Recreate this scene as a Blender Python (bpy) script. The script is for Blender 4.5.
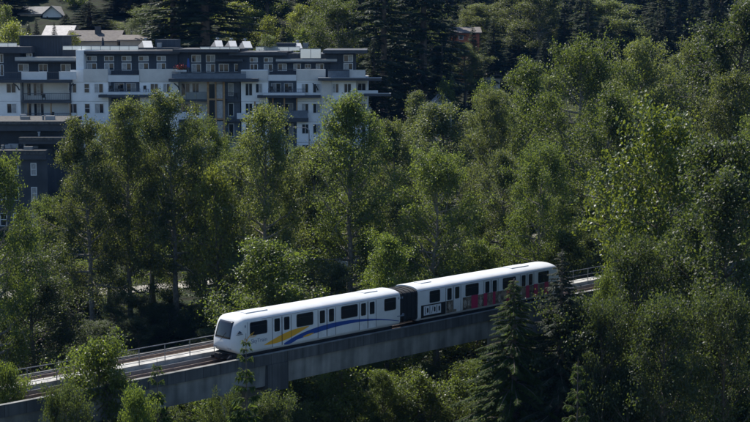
import bpy, math, random
import numpy as np
from mathutils import Vector

# ------------------------------------------------------------------ camera, sky, sun, exposure
for o in list(bpy.data.objects):
    bpy.data.objects.remove(o, do_unlink=True)
SC = bpy.context.scene
COL = SC.collection
F, YH, CZ = 1500.0, 30.0, 23.0            # focal length in photo pixels, horizon row, eye height above the rails
PH = math.atan((211 - YH) / F)
CC, SS = math.cos(PH), math.sin(PH)
cam_d = bpy.data.cameras.new('camera')
cam = bpy.data.objects.new('camera', cam_d)
COL.objects.link(cam)
cam.location = (0, 0, CZ)
cam.rotation_euler = (math.pi / 2 - PH, 0, 0)
cam_d.sensor_width = 36
cam_d.lens = 36 * F / 750
cam_d.clip_start = 0.5
cam_d.clip_end = 5000
SC.camera = cam

SUN_AZ, SUN_EL = math.radians(-38), math.radians(50)     # azimuth from +Y towards +X
sun_dir = Vector((math.sin(SUN_AZ) * math.cos(SUN_EL), math.cos(SUN_AZ) * math.cos(SUN_EL), math.sin(SUN_EL)))
W = bpy.data.worlds.new('World')
SC.world = W
W.use_nodes = True
nt = W.node_tree
bg = nt.nodes['Background']
sky = nt.nodes.new('ShaderNodeTexSky')
sky.sky_type = 'NISHITA'
sky.sun_disc = False
sky.sun_elevation = SUN_EL
sky.sun_rotation = SUN_AZ
sky.ozone_density = 5.0
sky.dust_density = 0.4
nt.links.new(sky.outputs['Color'], bg.inputs['Color'])
bg.inputs['Strength'].default_value = 0.1
sd = bpy.data.lights.new('sun', 'SUN')
sd.energy = 5.0
sd.angle = math.radians(0.5)
sd.color = (1.0, 0.95, 0.87)
so = bpy.data.objects.new('sun', sd)
COL.objects.link(so)
so.rotation_euler = sun_dir.to_track_quat('Z', 'Y').to_euler()
so.location = (-60, 120, 120)
vs = SC.view_settings
vs.view_transform = 'Standard'
vs.look = 'None'
vs.gamma = 1
vs.exposure = 0.68
vs.use_curve_mapping = False
SC.cycles.max_bounces = 5
SC.cycles.diffuse_bounces = 1
SC.cycles.glossy_bounces = 2
SC.cycles.transmission_bounces = 2
SC.cycles.transparent_max_bounces = 6
SC.cycles.volume_bounces = 0
SC.cycles.use_denoising = True

random.seed(7)
RNG = np.random.default_rng(11)


def ray(px, py):
    dx = (px - 375) / F
    dz = -(py - 211) / F
    return np.array([dx, CC + dz * SS, -SS + dz * CC])


def at(px, py, Y):
    d = ray(px, py)
    t = Y / d[1]
    return float(d[0] * t), float(Y), float(d[2] * t + CZ)


def lerp(x, xs, ys):
    return float(np.interp(x, xs, ys))


# ------------------------------------------------------------------ materials
def mat(name, col, rough=0.7, var=0.0, scale=3.0, spec=0.3, metal=0.0, bump=0.0, col2=None, coord='Object'):
    m = bpy.data.materials.new(name)
    m.use_nodes = True
    n = m.node_tree
    p = n.nodes['Principled BSDF']
    p.inputs['Roughness'].default_value = rough
    p.inputs['Specular IOR Level'].default_value = spec
    p.inputs['Metallic'].default_value = metal
    p.inputs['Base Color'].default_value = (*col, 1)
    if var > 0 or col2 is not None:
        tc = n.nodes.new('ShaderNodeTexCoord')
        nz = n.nodes.new('ShaderNodeTexNoise')
        nz.inputs['Scale'].default_value = scale
        nz.inputs['Detail'].default_value = 6
        nz.inputs['Roughness'].default_value = 0.65
        n.links.new(tc.outputs[coord], nz.inputs['Vector'])
        cr = n.nodes.new('ShaderNodeValToRGB')
        a = tuple(max(0, c * (1 - var)) for c in col)
        b = col2 if col2 is not None else tuple(min(1, c * (1 + var)) for c in col)
        cr.color_ramp.elements[0].position = 0.35
        cr.color_ramp.elements[1].position = 0.68
        cr.color_ramp.elements[0].color = (*a, 1)
        cr.color_ramp.elements[1].color = (*b, 1)
        n.links.new(nz.outputs['Fac'], cr.inputs['Fac'])
        n.links.new(cr.outputs['Color'], p.inputs['Base Color'])
        if bump > 0:
            bp = n.nodes.new('ShaderNodeBump')
            bp.inputs['Strength'].default_value = bump
            bp.inputs['Distance'].default_value = 0.05
            n.links.new(nz.outputs['Fac'], bp.inputs['Height'])
            n.links.new(bp.outputs['Normal'], p.inputs['Normal'])
    return m


def streaky(name, col, dark, sx=2.0, sz=0.12, rough=0.85, joint=0.0):
    """concrete / metal with vertical run-off stains: noise squeezed along z"""
    m = bpy.data.materials.new(name)
    m.use_nodes = True
    n = m.node_tree
    p = n.nodes['Principled BSDF']
    p.inputs['Roughness'].default_value = rough
    p.inputs['Specular IOR Level'].default_value = 0.25
    tc = n.nodes.new('ShaderNodeTexCoord')
    mp = n.nodes.new('ShaderNodeMapping')
    mp.inputs['Scale'].default_value = (sx, sx, sz)
    nz = n.nodes.new('ShaderNodeTexNoise')
    nz.inputs['Scale'].default_value = 1.0
    nz.inputs['Detail'].default_value = 5
    n2 = n.nodes.new('ShaderNodeTexNoise')
    n2.inputs['Scale'].default_value = 0.5
    n2.inputs['Detail'].default_value = 8
    mul = n.nodes.new('ShaderNodeMath')
    mul.operation = 'ADD'
    cr = n.nodes.new('ShaderNodeValToRGB')
    cr.color_ramp.elements[0].position = 0.8
    cr.color_ramp.elements[1].position = 1.2
    cr.color_ramp.elements[0].position = 0.42
    cr.color_ramp.elements[1].position = 0.62
    cr.color_ramp.elements[0].color = (*dark, 1)
    cr.color_ramp.elements[1].color = (*col, 1)
    half = n.nodes.new('ShaderNodeMath')
    half.operation = 'MULTIPLY'
    half.inputs[1].default_value = 0.5
    n.links.new(tc.outputs['Object'], mp.inputs['Vector'])
    n.links.new(mp.outputs['Vector'], nz.inputs['Vector'])
    n.links.new(tc.outputs['Object'], n2.inputs['Vector'])
    n.links.new(nz.outputs['Fac'], mul.inputs[0])
    n.links.new(n2.outputs['Fac'], mul.inputs[1])
    n.links.new(mul.outputs[0], half.inputs[0])
    n.links.new(half.outputs[0], cr.inputs['Fac'])
    n.links.new(cr.outputs['Color'], p.inputs['Base Color'])
    if joint > 0:           # open joints every `joint` metres along the railway's direction
        dot = n.nodes.new('ShaderNodeVectorMath')
        dot.operation = 'DOT_PRODUCT'
        dot.inputs[1].default_value = (0.7158 / joint, 0.6983 / joint, 0)
        fr = n.nodes.new('ShaderNodeMath')
        fr.operation = 'FRACT'
        lt_ = n.nodes.new('ShaderNodeMath')
        lt_.operation = 'LESS_THAN'
        lt_.inputs[1].default_value = 0.04 / joint
        mx = n.nodes.new('ShaderNodeMix')
        mx.data_type = 'RGBA'
        mx.inputs['B'].default_value = (0.02, 0.02, 0.02, 1)
        n.links.new(tc.outputs['Object'], dot.inputs[0])
        n.links.new(dot.outputs['Value'], fr.inputs[0])
        n.links.new(fr.outputs[0], lt_.inputs[0])
        n.links.new(lt_.outputs[0], mx.inputs['Factor'])
        n.links.new(cr.outputs['Color'], mx.inputs['A'])
        n.links.new(mx.outputs['Result'], p.inputs['Base Color'])
    return m


def leafmat(name, c1, c2, trans, tmix=0.35, rough=0.5, spec=0.4, objvar=0.35):
    """leaves: each leaf between two greens, each tree a little lighter or darker, part of the light passing through"""
    m = bpy.data.materials.new(name)
    m.use_nodes = True
    n = m.node_tree
    p = n.nodes['Principled BSDF']
    out = n.nodes['Material Output']
    p.inputs['Roughness'].default_value = rough
    p.inputs['Specular IOR Level'].default_value = spec
    geo = n.nodes.new('ShaderNodeNewGeometry')
    oi = n.nodes.new('ShaderNodeObjectInfo')
    mix = n.nodes.new('ShaderNodeMix')
    mix.data_type = 'RGBA'
    mix.inputs['A'].default_value = (*c1, 1)
    mix.inputs['B'].default_value = (*c2, 1)
    n.links.new(geo.outputs['Random Per Island'], mix.inputs['Factor'])
    hsv = n.nodes.new('ShaderNodeHueSaturation')
    mr = n.nodes.new('ShaderNodeMapRange')
    mr.inputs['To Min'].default_value = 1 - objvar
    mr.inputs['To Max'].default_value = 1 + objvar
    n.links.new(oi.outputs['Random'], mr.inputs['Value'])
    n.links.new(mr.outputs['Result'], hsv.inputs['Value'])
    mh = n.nodes.new('ShaderNodeMapRange')
    mh.inputs['To Min'].default_value = 0.485
    mh.inputs['To Max'].default_value = 0.52
    mult = n.nodes.new('ShaderNodeMath')
    mult.operation = 'FRACT'
    mm = n.nodes.new('ShaderNodeMath')
    mm.operation = 'MULTIPLY'
    mm.inputs[1].default_value = 7.31
    n.links.new(oi.outputs['Random'], mm.inputs[0])
    n.links.new(mm.outputs[0], mult.inputs[0])
    n.links.new(mult.outputs[0], mh.inputs['Value'])
    n.links.new(mh.outputs['Result'], hsv.inputs['Hue'])
    n.links.new(mix.outputs['Result'], hsv.inputs['Color'])
    n.links.new(hsv.outputs['Color'], p.inputs['Base Color'])
    tr = n.nodes.new('ShaderNodeBsdfTranslucent')
    h2 = n.nodes.new('ShaderNodeHueSaturation')
    h2.inputs['Color'].default_value = (*trans, 1)
    n.links.new(mr.outputs['Result'], h2.inputs['Value'])
    n.links.new(h2.outputs['Color'], tr.inputs['Color'])
    ms = n.nodes.new('ShaderNodeMixShader')
    ms.inputs['Fac'].default_value = tmix
    n.links.new(p.outputs['BSDF'], ms.inputs[1])
    n.links.new(tr.outputs['BSDF'], ms.inputs[2])
    n.links.new(ms.outputs['Shader'], out.inputs['Surface'])
    return m


M = {}
M['bark'] = mat('bark', (0.11, 0.09, 0.07), 0.9, 0.4, 4)
M['bark_pale'] = mat('bark_pale', (0.2, 0.18, 0.15), 0.9, 0.4, 3)
M['leaf_grey'] = leafmat('leaf_grey_green', (0.03, 0.048, 0.017), (0.078, 0.102, 0.038), (0.25, 0.29, 0.05), 0.36, 0.54, 0.38, objvar=0.22)
M['leaf_mid'] = leafmat('leaf_mid_green', (0.024, 0.042, 0.012), (0.06, 0.085, 0.024), (0.2, 0.255, 0.034), 0.37, 0.54, 0.36, objvar=0.28)
M['leaf_bright'] = leafmat('leaf_bright_green', (0.03, 0.055, 0.011), (0.075, 0.105, 0.021), (0.23, 0.3, 0.036), 0.4, 0.48, 0.42, objvar=0.2)
M['leaf_deep'] = leafmat('leaf_deep_green', (0.018, 0.028, 0.011), (0.045, 0.06, 0.026), (0.16, 0.21, 0.035), 0.32, 0.55, 0.36, objvar=0.25)
M['leaf_maple'] = leafmat('leaf_maple_green', (0.02, 0.038, 0.009), (0.06, 0.085, 0.017), (0.24, 0.29, 0.028), 0.32, 0.5, 0.45, objvar=0.1)
M['leaf_yellow'] = leafmat('leaf_yellow_green', (0.08, 0.1, 0.02), (0.13, 0.15, 0.03), (0.3, 0.34, 0.04), 0.45, objvar=0.2)
M['needle_dark'] = leafmat('needle_dark', (0.014, 0.024, 0.014), (0.03, 0.045, 0.022), (0.07, 0.1, 0.03), 0.3, 0.65, 0.2, objvar=0.3)
M['needle_mid'] = leafmat('needle_mid', (0.016, 0.034, 0.009), (0.038, 0.062, 0.016), (0.17, 0.24, 0.035), 0.36, 0.7, 0.12, objvar=0.15)
M['ground'] = mat('forest_soil', (0.026, 0.024, 0.015), 0.95, 0.5, 0.6, 0.1, col2=(0.024, 0.036, 0.013))
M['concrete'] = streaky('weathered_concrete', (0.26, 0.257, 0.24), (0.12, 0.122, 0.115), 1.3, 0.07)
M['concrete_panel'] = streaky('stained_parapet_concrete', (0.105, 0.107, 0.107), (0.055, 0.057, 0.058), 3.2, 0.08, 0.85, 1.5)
M['walk'] = mat('walkway_concrete', (0.36, 0.35, 0.325), 0.9, 0.35, 1.1)
M['ballast'] = mat('rusty_trackbed', (0.14, 0.1, 0.07), 0.95, 0.45, 2.5)
M['rail'] = mat('rail_steel', (0.2, 0.15, 0.12), 0.45, 0.3, 4, 0.5, 0.6)
M['galv'] = mat('galvanised_steel', (0.2, 0.205, 0.21), 0.5, 0.15, 5, 0.4, 0.3)
M['train_white'] = streaky('train_white_paint', (0.6, 0.61, 0.615), (0.53, 0.535, 0.53), 0.8, 0.25, 0.45)
M['train_side'] = streaky('train_side_paint', (0.72, 0.73, 0.73), (0.62, 0.62, 0.6), 1.2, 0.3, 0.4)
M['door'] = mat('train_door_paint', (0.53, 0.54, 0.545), 0.45, 0.12, 1.5, 0.4)
M['joint'] = mat('cladding_joint_grey', (0.36, 0.365, 0.37), 0.8)
M['seam'] = mat('door_seam_rubber', (0.025, 0.026, 0.03), 0.7)
M['glass'] = mat('tinted_glass', (0.012, 0.014, 0.018), 0.08, spec=0.5)
M['under'] = mat('underframe_black', (0.02, 0.02, 0.021), 0.8, 0.4, 3)
M['gang'] = mat('gangway_rubber', (0.013, 0.014, 0.015), 0.8, 0.3, 6)
M['orange'] = mat('livery_yellow', (0.62, 0.32, 0.03), 0.4)
M['blue'] = mat('livery_blue', (0.02, 0.06, 0.24), 0.4)
M['letter'] = mat('letter_grey_blue', (0.16, 0.19, 0.25), 0.5)
M['dark_mark'] = mat('dark_mark', (0.05, 0.07, 0.1), 0.5)
M['ad_black'] = mat('advert_black_vinyl', (0.012, 0.012, 0.014), 0.4)
M['ad_red'] = mat('advert_crimson_vinyl', (0.33, 0.02, 0.075), 0.45)
M['ad_photo'] = mat('advert_printed_picture', (0.02, 0.02, 0.022), 0.45, 0.5, 2.6, col2=(0.3, 0.24, 0.18))
M['ad_figure'] = mat('advert_figure_print', (0.3, 0.26, 0.22), 0.5, 0.7, 6)
M['ad_white'] = mat('advert_white_vinyl', (0.55, 0.56, 0.58), 0.45)
M['lamp_glass'] = mat('headlight_glass', (0.3, 0.31, 0.33), 0.15, spec=0.6)
M['b_white'] = mat('white_cladding', (0.82, 0.82, 0.815), 0.75, 0.07, 0.8)
M['b_beige'] = mat('greige_cladding', (0.6, 0.575, 0.54), 0.8, 0.08, 0.8)
M['b_navy'] = streaky('dark_blue_grey_siding', (0.055, 0.065, 0.082), (0.038, 0.046, 0.06), 4, 0.15, 0.7)
M['b_slab'] = mat('dark_fascia', (0.05, 0.055, 0.065), 0.6, 0.2, 1)
M['b_roof'] = mat('pale_roof_membrane', (0.4, 0.39, 0.37), 0.8, 0.15, 0.5)
M['b_frame'] = mat('white_window_frame', (0.7, 0.7, 0.7), 0.5)
M['b_glass'] = mat('window_glass', (0.02, 0.025, 0.03), 0.06, spec=0.5)
M['b_curtain_sheen'] = mat('curtain_and_sheen_pane', (0.3, 0.31, 0.32), 0.3, 0.3, 3, spec=0.5)  # pale panes: curtains, and window reflections put into the colour
M['b_wood'] = mat('timber_post', (0.34, 0.21, 0.1), 0.7, 0.2, 2)
M['b_stone'] = mat('slate_blue_panel', (0.13, 0.15, 0.18), 0.8, 0.2, 1.2)
M['b_rail'] = mat('dark_railing', (0.07, 0.075, 0.085), 0.5)
M['b_railglass'] = mat('frosted_guard_glass', (0.34, 0.38, 0.4), 0.2, spec=0.5)
_m = M['b_railglass'].node_tree
_t = _m.nodes.new('ShaderNodeBsdfTranslucent')
_t.inputs['Color'].default_value = (0.75, 0.8, 0.82, 1)
_x = _m.nodes.new('ShaderNodeMixShader')
_x.inputs['Fac'].default_value = 0.6
_m.links.new(_m.nodes['Principled BSDF'].outputs['BSDF'], _x.inputs[1])
_m.links.new(_t.outputs['BSDF'], _x.inputs[2])
_m.links.new(_x.outputs['Shader'], _m.nodes['Material Output'].inputs['Surface'])
M['b_guard'] = mat('white_guard_panel', (0.62, 0.63, 0.64), 0.6, 0.06, 1)
M['metal_roof'] = mat('pale_metal_roof', (0.3, 0.31, 0.32), 0.45, 0.1, 1)
M['d_wall'] = streaky('charcoal_render', (0.075, 0.08, 0.088), (0.05, 0.054, 0.06), 0.7, 0.4)
M['d_roof'] = mat('dark_gravel_roof', (0.075, 0.073, 0.07), 0.95, 0.5, 3)
M['shingle'] = mat('grey_shingle', (0.2, 0.195, 0.19), 0.9, 0.25, 2)
M['shingle_brown'] = mat('brown_shingle', (0.13, 0.115, 0.105), 0.9, 0.25, 2)
M['shingle_pale'] = mat('pale_shingle', (0.5, 0.47, 0.44), 0.9, 0.15, 2)
M['house_white'] = mat('house_siding_white', (0.6, 0.6, 0.58), 0.8, 0.06, 1)
M['house_tan'] = mat('house_siding_tan', (0.34, 0.3, 0.26), 0.8, 0.1, 1)
M['rust'] = mat('rust_orange_cladding', (0.42, 0.13, 0.065), 0.8, 0.15, 1)
M['gravel'] = mat('pale_gravel', (0.25, 0.235, 0.2), 0.95, 0.6, 0.8)
M['asphalt'] = mat('asphalt', (0.1, 0.1, 0.1), 0.9, 0.25, 1.5)
M['pole_wood'] = mat('pole_timber', (0.16, 0.12, 0.09), 0.9, 0.2, 2)
M['wire'] = mat('wire_black', (0.1, 0.1, 0.1), 0.6)
M['red_flower'] = mat('red_blossom', (0.5, 0.06, 0.04), 0.7)
M['cloth_dark'] = mat('dark_canvas', (0.03, 0.035, 0.05), 0.9)
M['wicker'] = mat('dark_wicker', (0.05, 0.045, 0.04), 0.8)


# ------------------------------------------------------------------ mesh helpers
class MB:
    def __init__(self):
        self.v, self.f = [], []

    def add(self, vs_, fs_):
        b = len(self.v)
        self.v += [tuple(map(float, p)) for p in vs_]
        self.f += [tuple(b + i for i in q) for q in fs_]
        return self

    def box(self, x0, x1, y0, y1, z0, z1):
        x0, x1 = min(x0, x1), max(x0, x1)
        y0, y1 = min(y0, y1), max(y0, y1)
        z0, z1 = min(z0, z1), max(z0, z1)
        return self.add([(x0, y0, z0), (x1, y0, z0), (x1, y1, z0), (x0, y1, z0), (x0, y0, z1), (x1, y0, z1), (x1, y1, z1), (x0, y1, z1)],
                        [(3, 2, 1, 0), (4, 5, 6, 7), (0, 1, 5, 4), (1, 2, 6, 5), (2, 3, 7, 6), (3, 0, 4, 7)])

    def tube(self, pts, rads, n=6, cap=True):
        pts = [np.array(p, float) for p in pts]
        rings = []
        for i, p in enumerate(pts):
            d = pts[min(i + 1, len(pts) - 1)] - pts[max(i - 1, 0)]
            d = d / (np.linalg.norm(d) + 1e-9)
            a = np.cross(d, (0, 0, 1) if abs(d[2]) < 0.9 else (1, 0, 0))
            a /= np.linalg.norm(a)
            b = np.cross(d, a)
            rings.append([p + rads[i] * (math.cos(2 * math.pi * k / n) * a + math.sin(2 * math.pi * k / n) * b) for k in range(n)])
        vs_ = [q for r in rings for q in r]
        fs_ = []
        for i in range(len(pts) - 1):
            for k in range(n):
                fs_.append((i * n + k, i * n + (k + 1) % n, (i + 1) * n + (k + 1) % n, (i + 1) * n + k))
        if cap:
            fs_.append(tuple(range(n - 1, -1, -1)))
            fs_.append(tuple((len(pts) - 1) * n + k for k in range(n)))
        return self.add(vs_, fs_)

    def prism(self, poly, axis, a, b):
        """poly: 2D points; extruded along axis 'x','y' or 'z' from a to b"""
        def p3(p, t):
            return {'x': (t, p[0], p[1]), 'y': (p[0], t, p[1]), 'z': (p[0], p[1], t)}[axis]
        n = len(poly)
        vs_ = [p3(p, a) for p in poly] + [p3(p, b) for p in poly]
        fs_ = [tuple(range(n - 1, -1, -1)), tuple(range(n, 2 * n))] + [(i, (i + 1) % n, n + (i + 1) % n, n + i) for i in range(n)]
        return self.add(vs_, fs_)

    def build(self, name, m, parent=None, smooth=False, bevel=0.0):
        me = bpy.data.meshes.new(name)
        me.from_pydata(self.v, [], self.f)
        me.materials.append(m)
        fix_normals(me)
        if smooth:
            me.polygons.foreach_set('use_smooth', [True] * len(me.polygons))
        o = bpy.data.objects.new(name, me)
        COL.objects.link(o)
        if parent is not None:
            o.parent = parent
        if bevel > 0:
            bv = o.modifiers.new('bevel', 'BEVEL')
            bv.width = bevel
            bv.segments = 2
            bv.limit_method = 'ANGLE'
        return o


def fix_normals(me):
    import bmesh
    bm = bmesh.new()
    bm.from_mesh(me)
    bmesh.ops.recalc_face_normals(bm, faces=bm.faces)
    bm.to_mesh(me)
    bm.free()


def np_mesh(name, verts, nper, m, extra=None):
    """verts (k,nper,3): k separate faces of nper corners"""
    k = verts.shape[0]
    me = bpy.data.meshes.new(name)
    me.vertices.add(k * nper)
    me.vertices.foreach_set('co', verts.reshape(-1).astype(np.float32))
    me.loops.add(k * nper)
    me.loops.foreach_set('vertex_index', np.arange(k * nper, dtype=np.int32))
    me.polygons.add(k)
    me.polygons.foreach_set('loop_start', np.arange(0, k * nper, nper, dtype=np.int32))
    me.update()
    me.validate()
    me.materials.append(m)
    return me


def tag(o, label=None, cat=None, group=None, kind=None):
    if label: o['label'] = label
    if cat: o['category'] = cat
    if group: o['group'] = group
    if kind: o['kind'] = kind
    return o


def empty(name, loc=(0, 0, 0), rz=0.0):
    o = bpy.data.objects.new(name, None)
    COL.objects.link(o)
    o.location = loc
    o.rotation_euler = (0, 0, rz)
    o.empty_display_size = 0.3
    return o


def copy_tree(o, parent=None):
    c = o.copy()
    COL.objects.link(c)
    if parent is not None:
        c.parent = parent
    for ch in list(o.children):
        copy_tree(ch, c)
    return c


def text_mesh(body, size):
    cu = bpy.data.curves.new('lettering', 'FONT')
    cu.body = body
    cu.size = size
    cu.align_x = 'CENTER'
    cu.align_y = 'CENTER'
    cu.extrude = 0.004
    o = bpy.data.objects.new('lettering', cu)
    COL.objects.link(o)
    dg = bpy.context.evaluated_depsgraph_get()
    me = bpy.data.meshes.new_from_object(o.evaluated_get(dg))
    bpy.data.objects.remove(o, do_unlink=True)
    return me


# ------------------------------------------------------------------ ground, path, road
def ground_z(x, y):
    base = np.interp(y, [-300, 60, 105, 128, 150, 168, 184, 206, 245], [-22, -16, -14, -12.5, -9, -7, -6.6, 0, 3])
    left = np.interp(y, [245, 258, 285, 330, 400, 520, 700, 1000, 1600], [0, 7, 19.5, 30, 47, 78, 110, 150, 170])
    right = np.interp(y, [245, 300, 400, 520, 700, 1000, 1600], [0, 8, 31, 70, 108, 150, 170])
    t = np.clip((np.asarray(x, float) + 18) / 30, 0, 1)
    t = t * t * (3 - 2 * t)
    bump = 0.5 * np.sin(np.asarray(x) * 0.13 + 1.3) * np.cos(np.asarray(y) * 0.11)
    return base + left * (1 - t) + right * t + bump * np.where((np.asarray(y) > 196) & (np.asarray(y) < 250), 0, 1)


gx = np.concatenate([np.arange(-900, -120, 30), np.arange(-120, 121, 2.5), np.arange(150, 901, 30)])
gy = np.concatenate([np.arange(-300, 60, 20), np.arange(60, 340, 2.5), np.arange(340, 1601, 20)])
GX, GY = np.meshgrid(gx, gy)
GZ = ground_z(GX, GY)
gv = np.stack([GX, GY, GZ], -1).reshape(-1, 3)
nx, ny = len(gx), len(gy)
gm = bpy.data.meshes.new('ground')
gm.from_pydata(gv.tolist(), [], [(j * nx + i, j * nx + i + 1, (j + 1) * nx + i + 1, (j + 1) * nx + i) for j in range(ny - 1) for i in range(nx - 1)])
gm.materials.append(M['ground'])
gm.polygons.foreach_set('use_smooth', [True] * len(gm.polygons))
go = bpy.data.objects.new('ground', gm)
COL.objects.link(go)
tag(go, 'dark soil slope of the wooded ravine rising to the hill', 'ground', kind='structure')


def ribbon(name, pts, width, m, lift, label, cat):
    v, f = [], []
    P = []
    for (a, b) in zip(pts[:-1], pts[1:]):
        for t in np.linspace(0, 1, 24, endpoint=False):
            P.append((a[0] + (b[0] - a[0]) * t, a[1] + (b[1] - a[1]) * t))
    P.append(pts[-1])
    for i, (x, y) in enumerate(P):
        q = P[min(i + 1, len(P) - 1)]
        r = P[max(i - 1, 0)]
        d = np.array([q[0] - r[0], q[1] - r[1]])
        d /= np.linalg.norm(d)
        n = np.array([-d[1], d[0]])
        for k in np.linspace(-1, 1, 5):
            xx, yy = x + n[0] * width * k / 2, y + n[1] * width * k / 2
            zz = float(ground_z(xx, yy)) + lift
            v.append((xx, yy, zz))
    for i in range(len(P) - 1):
        for k in range(4):
            f.append((i * 5 + k, (i + 1) * 5 + k, (i + 1) * 5 + k + 1, i * 5 + k + 1))
    me = bpy.data.meshes.new(name)
    me.from_pydata(v, [], f)
    me.materials.append(m)
    o = bpy.data.objects.new(name, me)
    COL.objects.link(o)
    return tag(o, label, cat, kind='structure')


ribbon('gravel_path', [(-75, 158), (-33, 170), (-17, 180), (2, 188), (30, 194)], 3.4, M['gravel'], 0.12,
       'pale gravel path crossing the wooded slope behind the railway', 'path')
ribbon('road', [(-90, 209), (-20, 208.5), (30, 204), (90, 202)], 7.0, M['asphalt'], 0.2, 'grey street in front of the apartment building', 'road')


# ------------------------------------------------------------------ guideway
U = np.array([0.7158, 0.6983])
N = np.array([-0.6983, 0.7158])
C0 = np.array([-6.62, 104.91]) + 1.34 * N      # rail centre line at the first door of the train


def gp(u, v, z):
    """point on the railway: u along, v across (away from the eye), z above the rail; the viaduct bends a little at its near end"""
    bend = 0.0 if u > -8 else 0.0011 * (u + 8) ** 2
    bend += 0.0 if u < 40 else 0.0010 * (u - 40) ** 2
    p = C0 + U * u + N * (v + bend)
    return (p[0], p[1], z)


US = list(np.arange(-70, 140.1, 2.0))


def sweep(poly, us=US):
    mb = MB()
    n = len(poly)
    vs_ = [gp(u, p[0], p[1]) for u in us for p in poly]
    fs_ = []
    for i in range(len(us) - 1):
        for k in range(n):
            fs_.append((i * n + k, i * n + (k + 1) % n, (i + 1) * n + (k + 1) % n, (i + 1) * n + k))
    fs_.append(tuple(range(n - 1, -1, -1)))
    fs_.append(tuple((len(us) - 1) * n + k for k in range(n)))
    return mb.add(vs_, fs_)


def rect(v0, v1, z0, z1):
    return [(v0, z0), (v1, z0), (v1, z1), (v0, z1)]


gw = tag(empty('elevated_railway', gp(0, 0, 0)), 'long concrete railway viaduct with rails, parapet and walkway under the train', 'viaduct')
GW0 = np.array(gp(0, 0, 0))


def gpart(mb, name, m, parent=None, smooth=False):
    o = mb.build(name, m, None, smooth)
    # meshes are written in world coordinates: bring them under the thing's base
    o.data.transform(__import__('mathutils').Matrix.Translation((-GW0[0], -GW0[1], -GW0[2])))
    o.parent = parent or gw
    return o


gpart(sweep(rect(-1.55, 6.1, -0.355, -0.3)), 'deck', M['ballast'])
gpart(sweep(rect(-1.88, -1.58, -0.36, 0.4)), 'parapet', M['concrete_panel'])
gpart(sweep([(-1.6, 0.43), (-1.92, 0.43), (-1.92, 0.402), (-1.6, 0.402)]), 'coping', M['concrete'])
gpart(sweep([(-1.7, -0.363), (-1.62, -1.9), (5.9, -1.9), (6.1, -0.363), (5.0, -0.363), (5.0, -0.63), (-1.0, -0.63), (-1.0, -0.363)][::-1]), 'girder', M['concrete'])
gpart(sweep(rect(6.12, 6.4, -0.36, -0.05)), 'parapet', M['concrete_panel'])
gpart(sweep(rect(1.72, 2.85, -0.298, 0.38)), 'walkway', M['walk'])
for v in (-0.72, 0.72, 3.78, 5.22):
    gpart(sweep([(v - 0.07, -0.16), (v + 0.07, -0.16), (v + 0.035, 0.0), (v - 0.035, 0.0)]), 'rail', M['rail'])
    gpart(sweep(rect(v - 0.28, v + 0.28, -0.298, -0.162)), 'rail_plinth', M['ballast'])
for v in (1.42, 3.02):
    gpart(sweep(rect(v - 0.05, v + 0.05, -0.1, 0.12)), 'power_rail', M['galv'])
# railing on the near edge of the walkway
rl = MB()
pus = np.arange(-66, 130, 2.15)


def gtube(mb, u0, u1, v, z, r):
    us = list(np.arange(u0, u1, 2.0)) + [u1]
    mb.tube([gp(u, v, z) for u in us], [r] * len(us), 6)


gtube(rl, -66, 130, 1.8, 1.5, 0.032)
gtube(rl, -66, 130, 1.8, 0.98, 0.022)
gtube(rl, -66, 130, 1.8, 0.56, 0.022)
railing = gpart(rl, 'railing', M['galv'])
for u in pus:
    p = MB()
    a = gp(u, 1.8, 0.36)
    b = gp(u, 1.8, 1.5)
    p.tube([a, b], [0.034, 0.034], 6)
    gpart(p, 'post', M['galv'], railing)
# piers
for u in (-0.9, -31.5, 28.5, 58.5, 88.5):
    cap = MB()
    cs = []
    for (uu, v, z) in [(-0.95, -1.95, -2.3), (0.95, -1.95, -2.3), (0.95, 6.35, -2.3), (-0.95, 6.35, -2.3), (-0.95, -1.95, -0.37), (0.95, -1.95, -0.37), (0.95, 6.35, -0.37), (-0.95, 6.35, -0.37)]:
        cs.append(gp(u + uu, v, z))
    cap.add(cs, [(3, 2, 1, 0), (4, 5, 6, 7), (0, 1, 5, 4), (1, 2, 6, 5), (2, 3, 7, 6), (3, 0, 4, 7)])
    pier = gpart(cap, 'pier_cap', M['concrete_panel'])
    colm = MB()
    cx, cy, _ = gp(u, 2.2, 0)
    zb = float(ground_z(cx, cy)) - 0.5
    vs_ = []
    for z in (zb, -2.3):
        for (uu, v) in [(-0.75, 0.7), (0.75, 0.7), (0.75, 3.7), (-0.75, 3.7)]:
            vs_.append(gp(u + uu, v, z))
    colm.add(vs_, [(3, 2, 1, 0), (4, 5, 6, 7), (0, 1, 5, 4), (1, 2, 6, 5), (2, 3, 7, 6), (3, 0, 4, 7)])
    gpart(colm, 'pier', M['concrete'])

# ------------------------------------------------------------------ train (local X along the track, Y away from the eye, Z up)
train = tag(empty('train', (C0[0], C0[1], 0.0), math.atan2(U[1], U[0])),
            'white two car metro train with blue and yellow swoosh on the viaduct', 'train')
HALF = [(-1.18, 0.55), (-1.3, 0.68), (-1.34, 0.82), (-1.34, 1.4), (-1.34, 2.0), (-1.34, 2.74), (-1.325, 2.88), (-1.26, 3.0), (-1.1, 3.09), (-0.82, 3.17), (-0.5, 3.22), (-0.2, 3.24)]
PROF = HALF + [(-v, z) for v, z in HALF[::-1]]
PZ = 1.75


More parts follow.
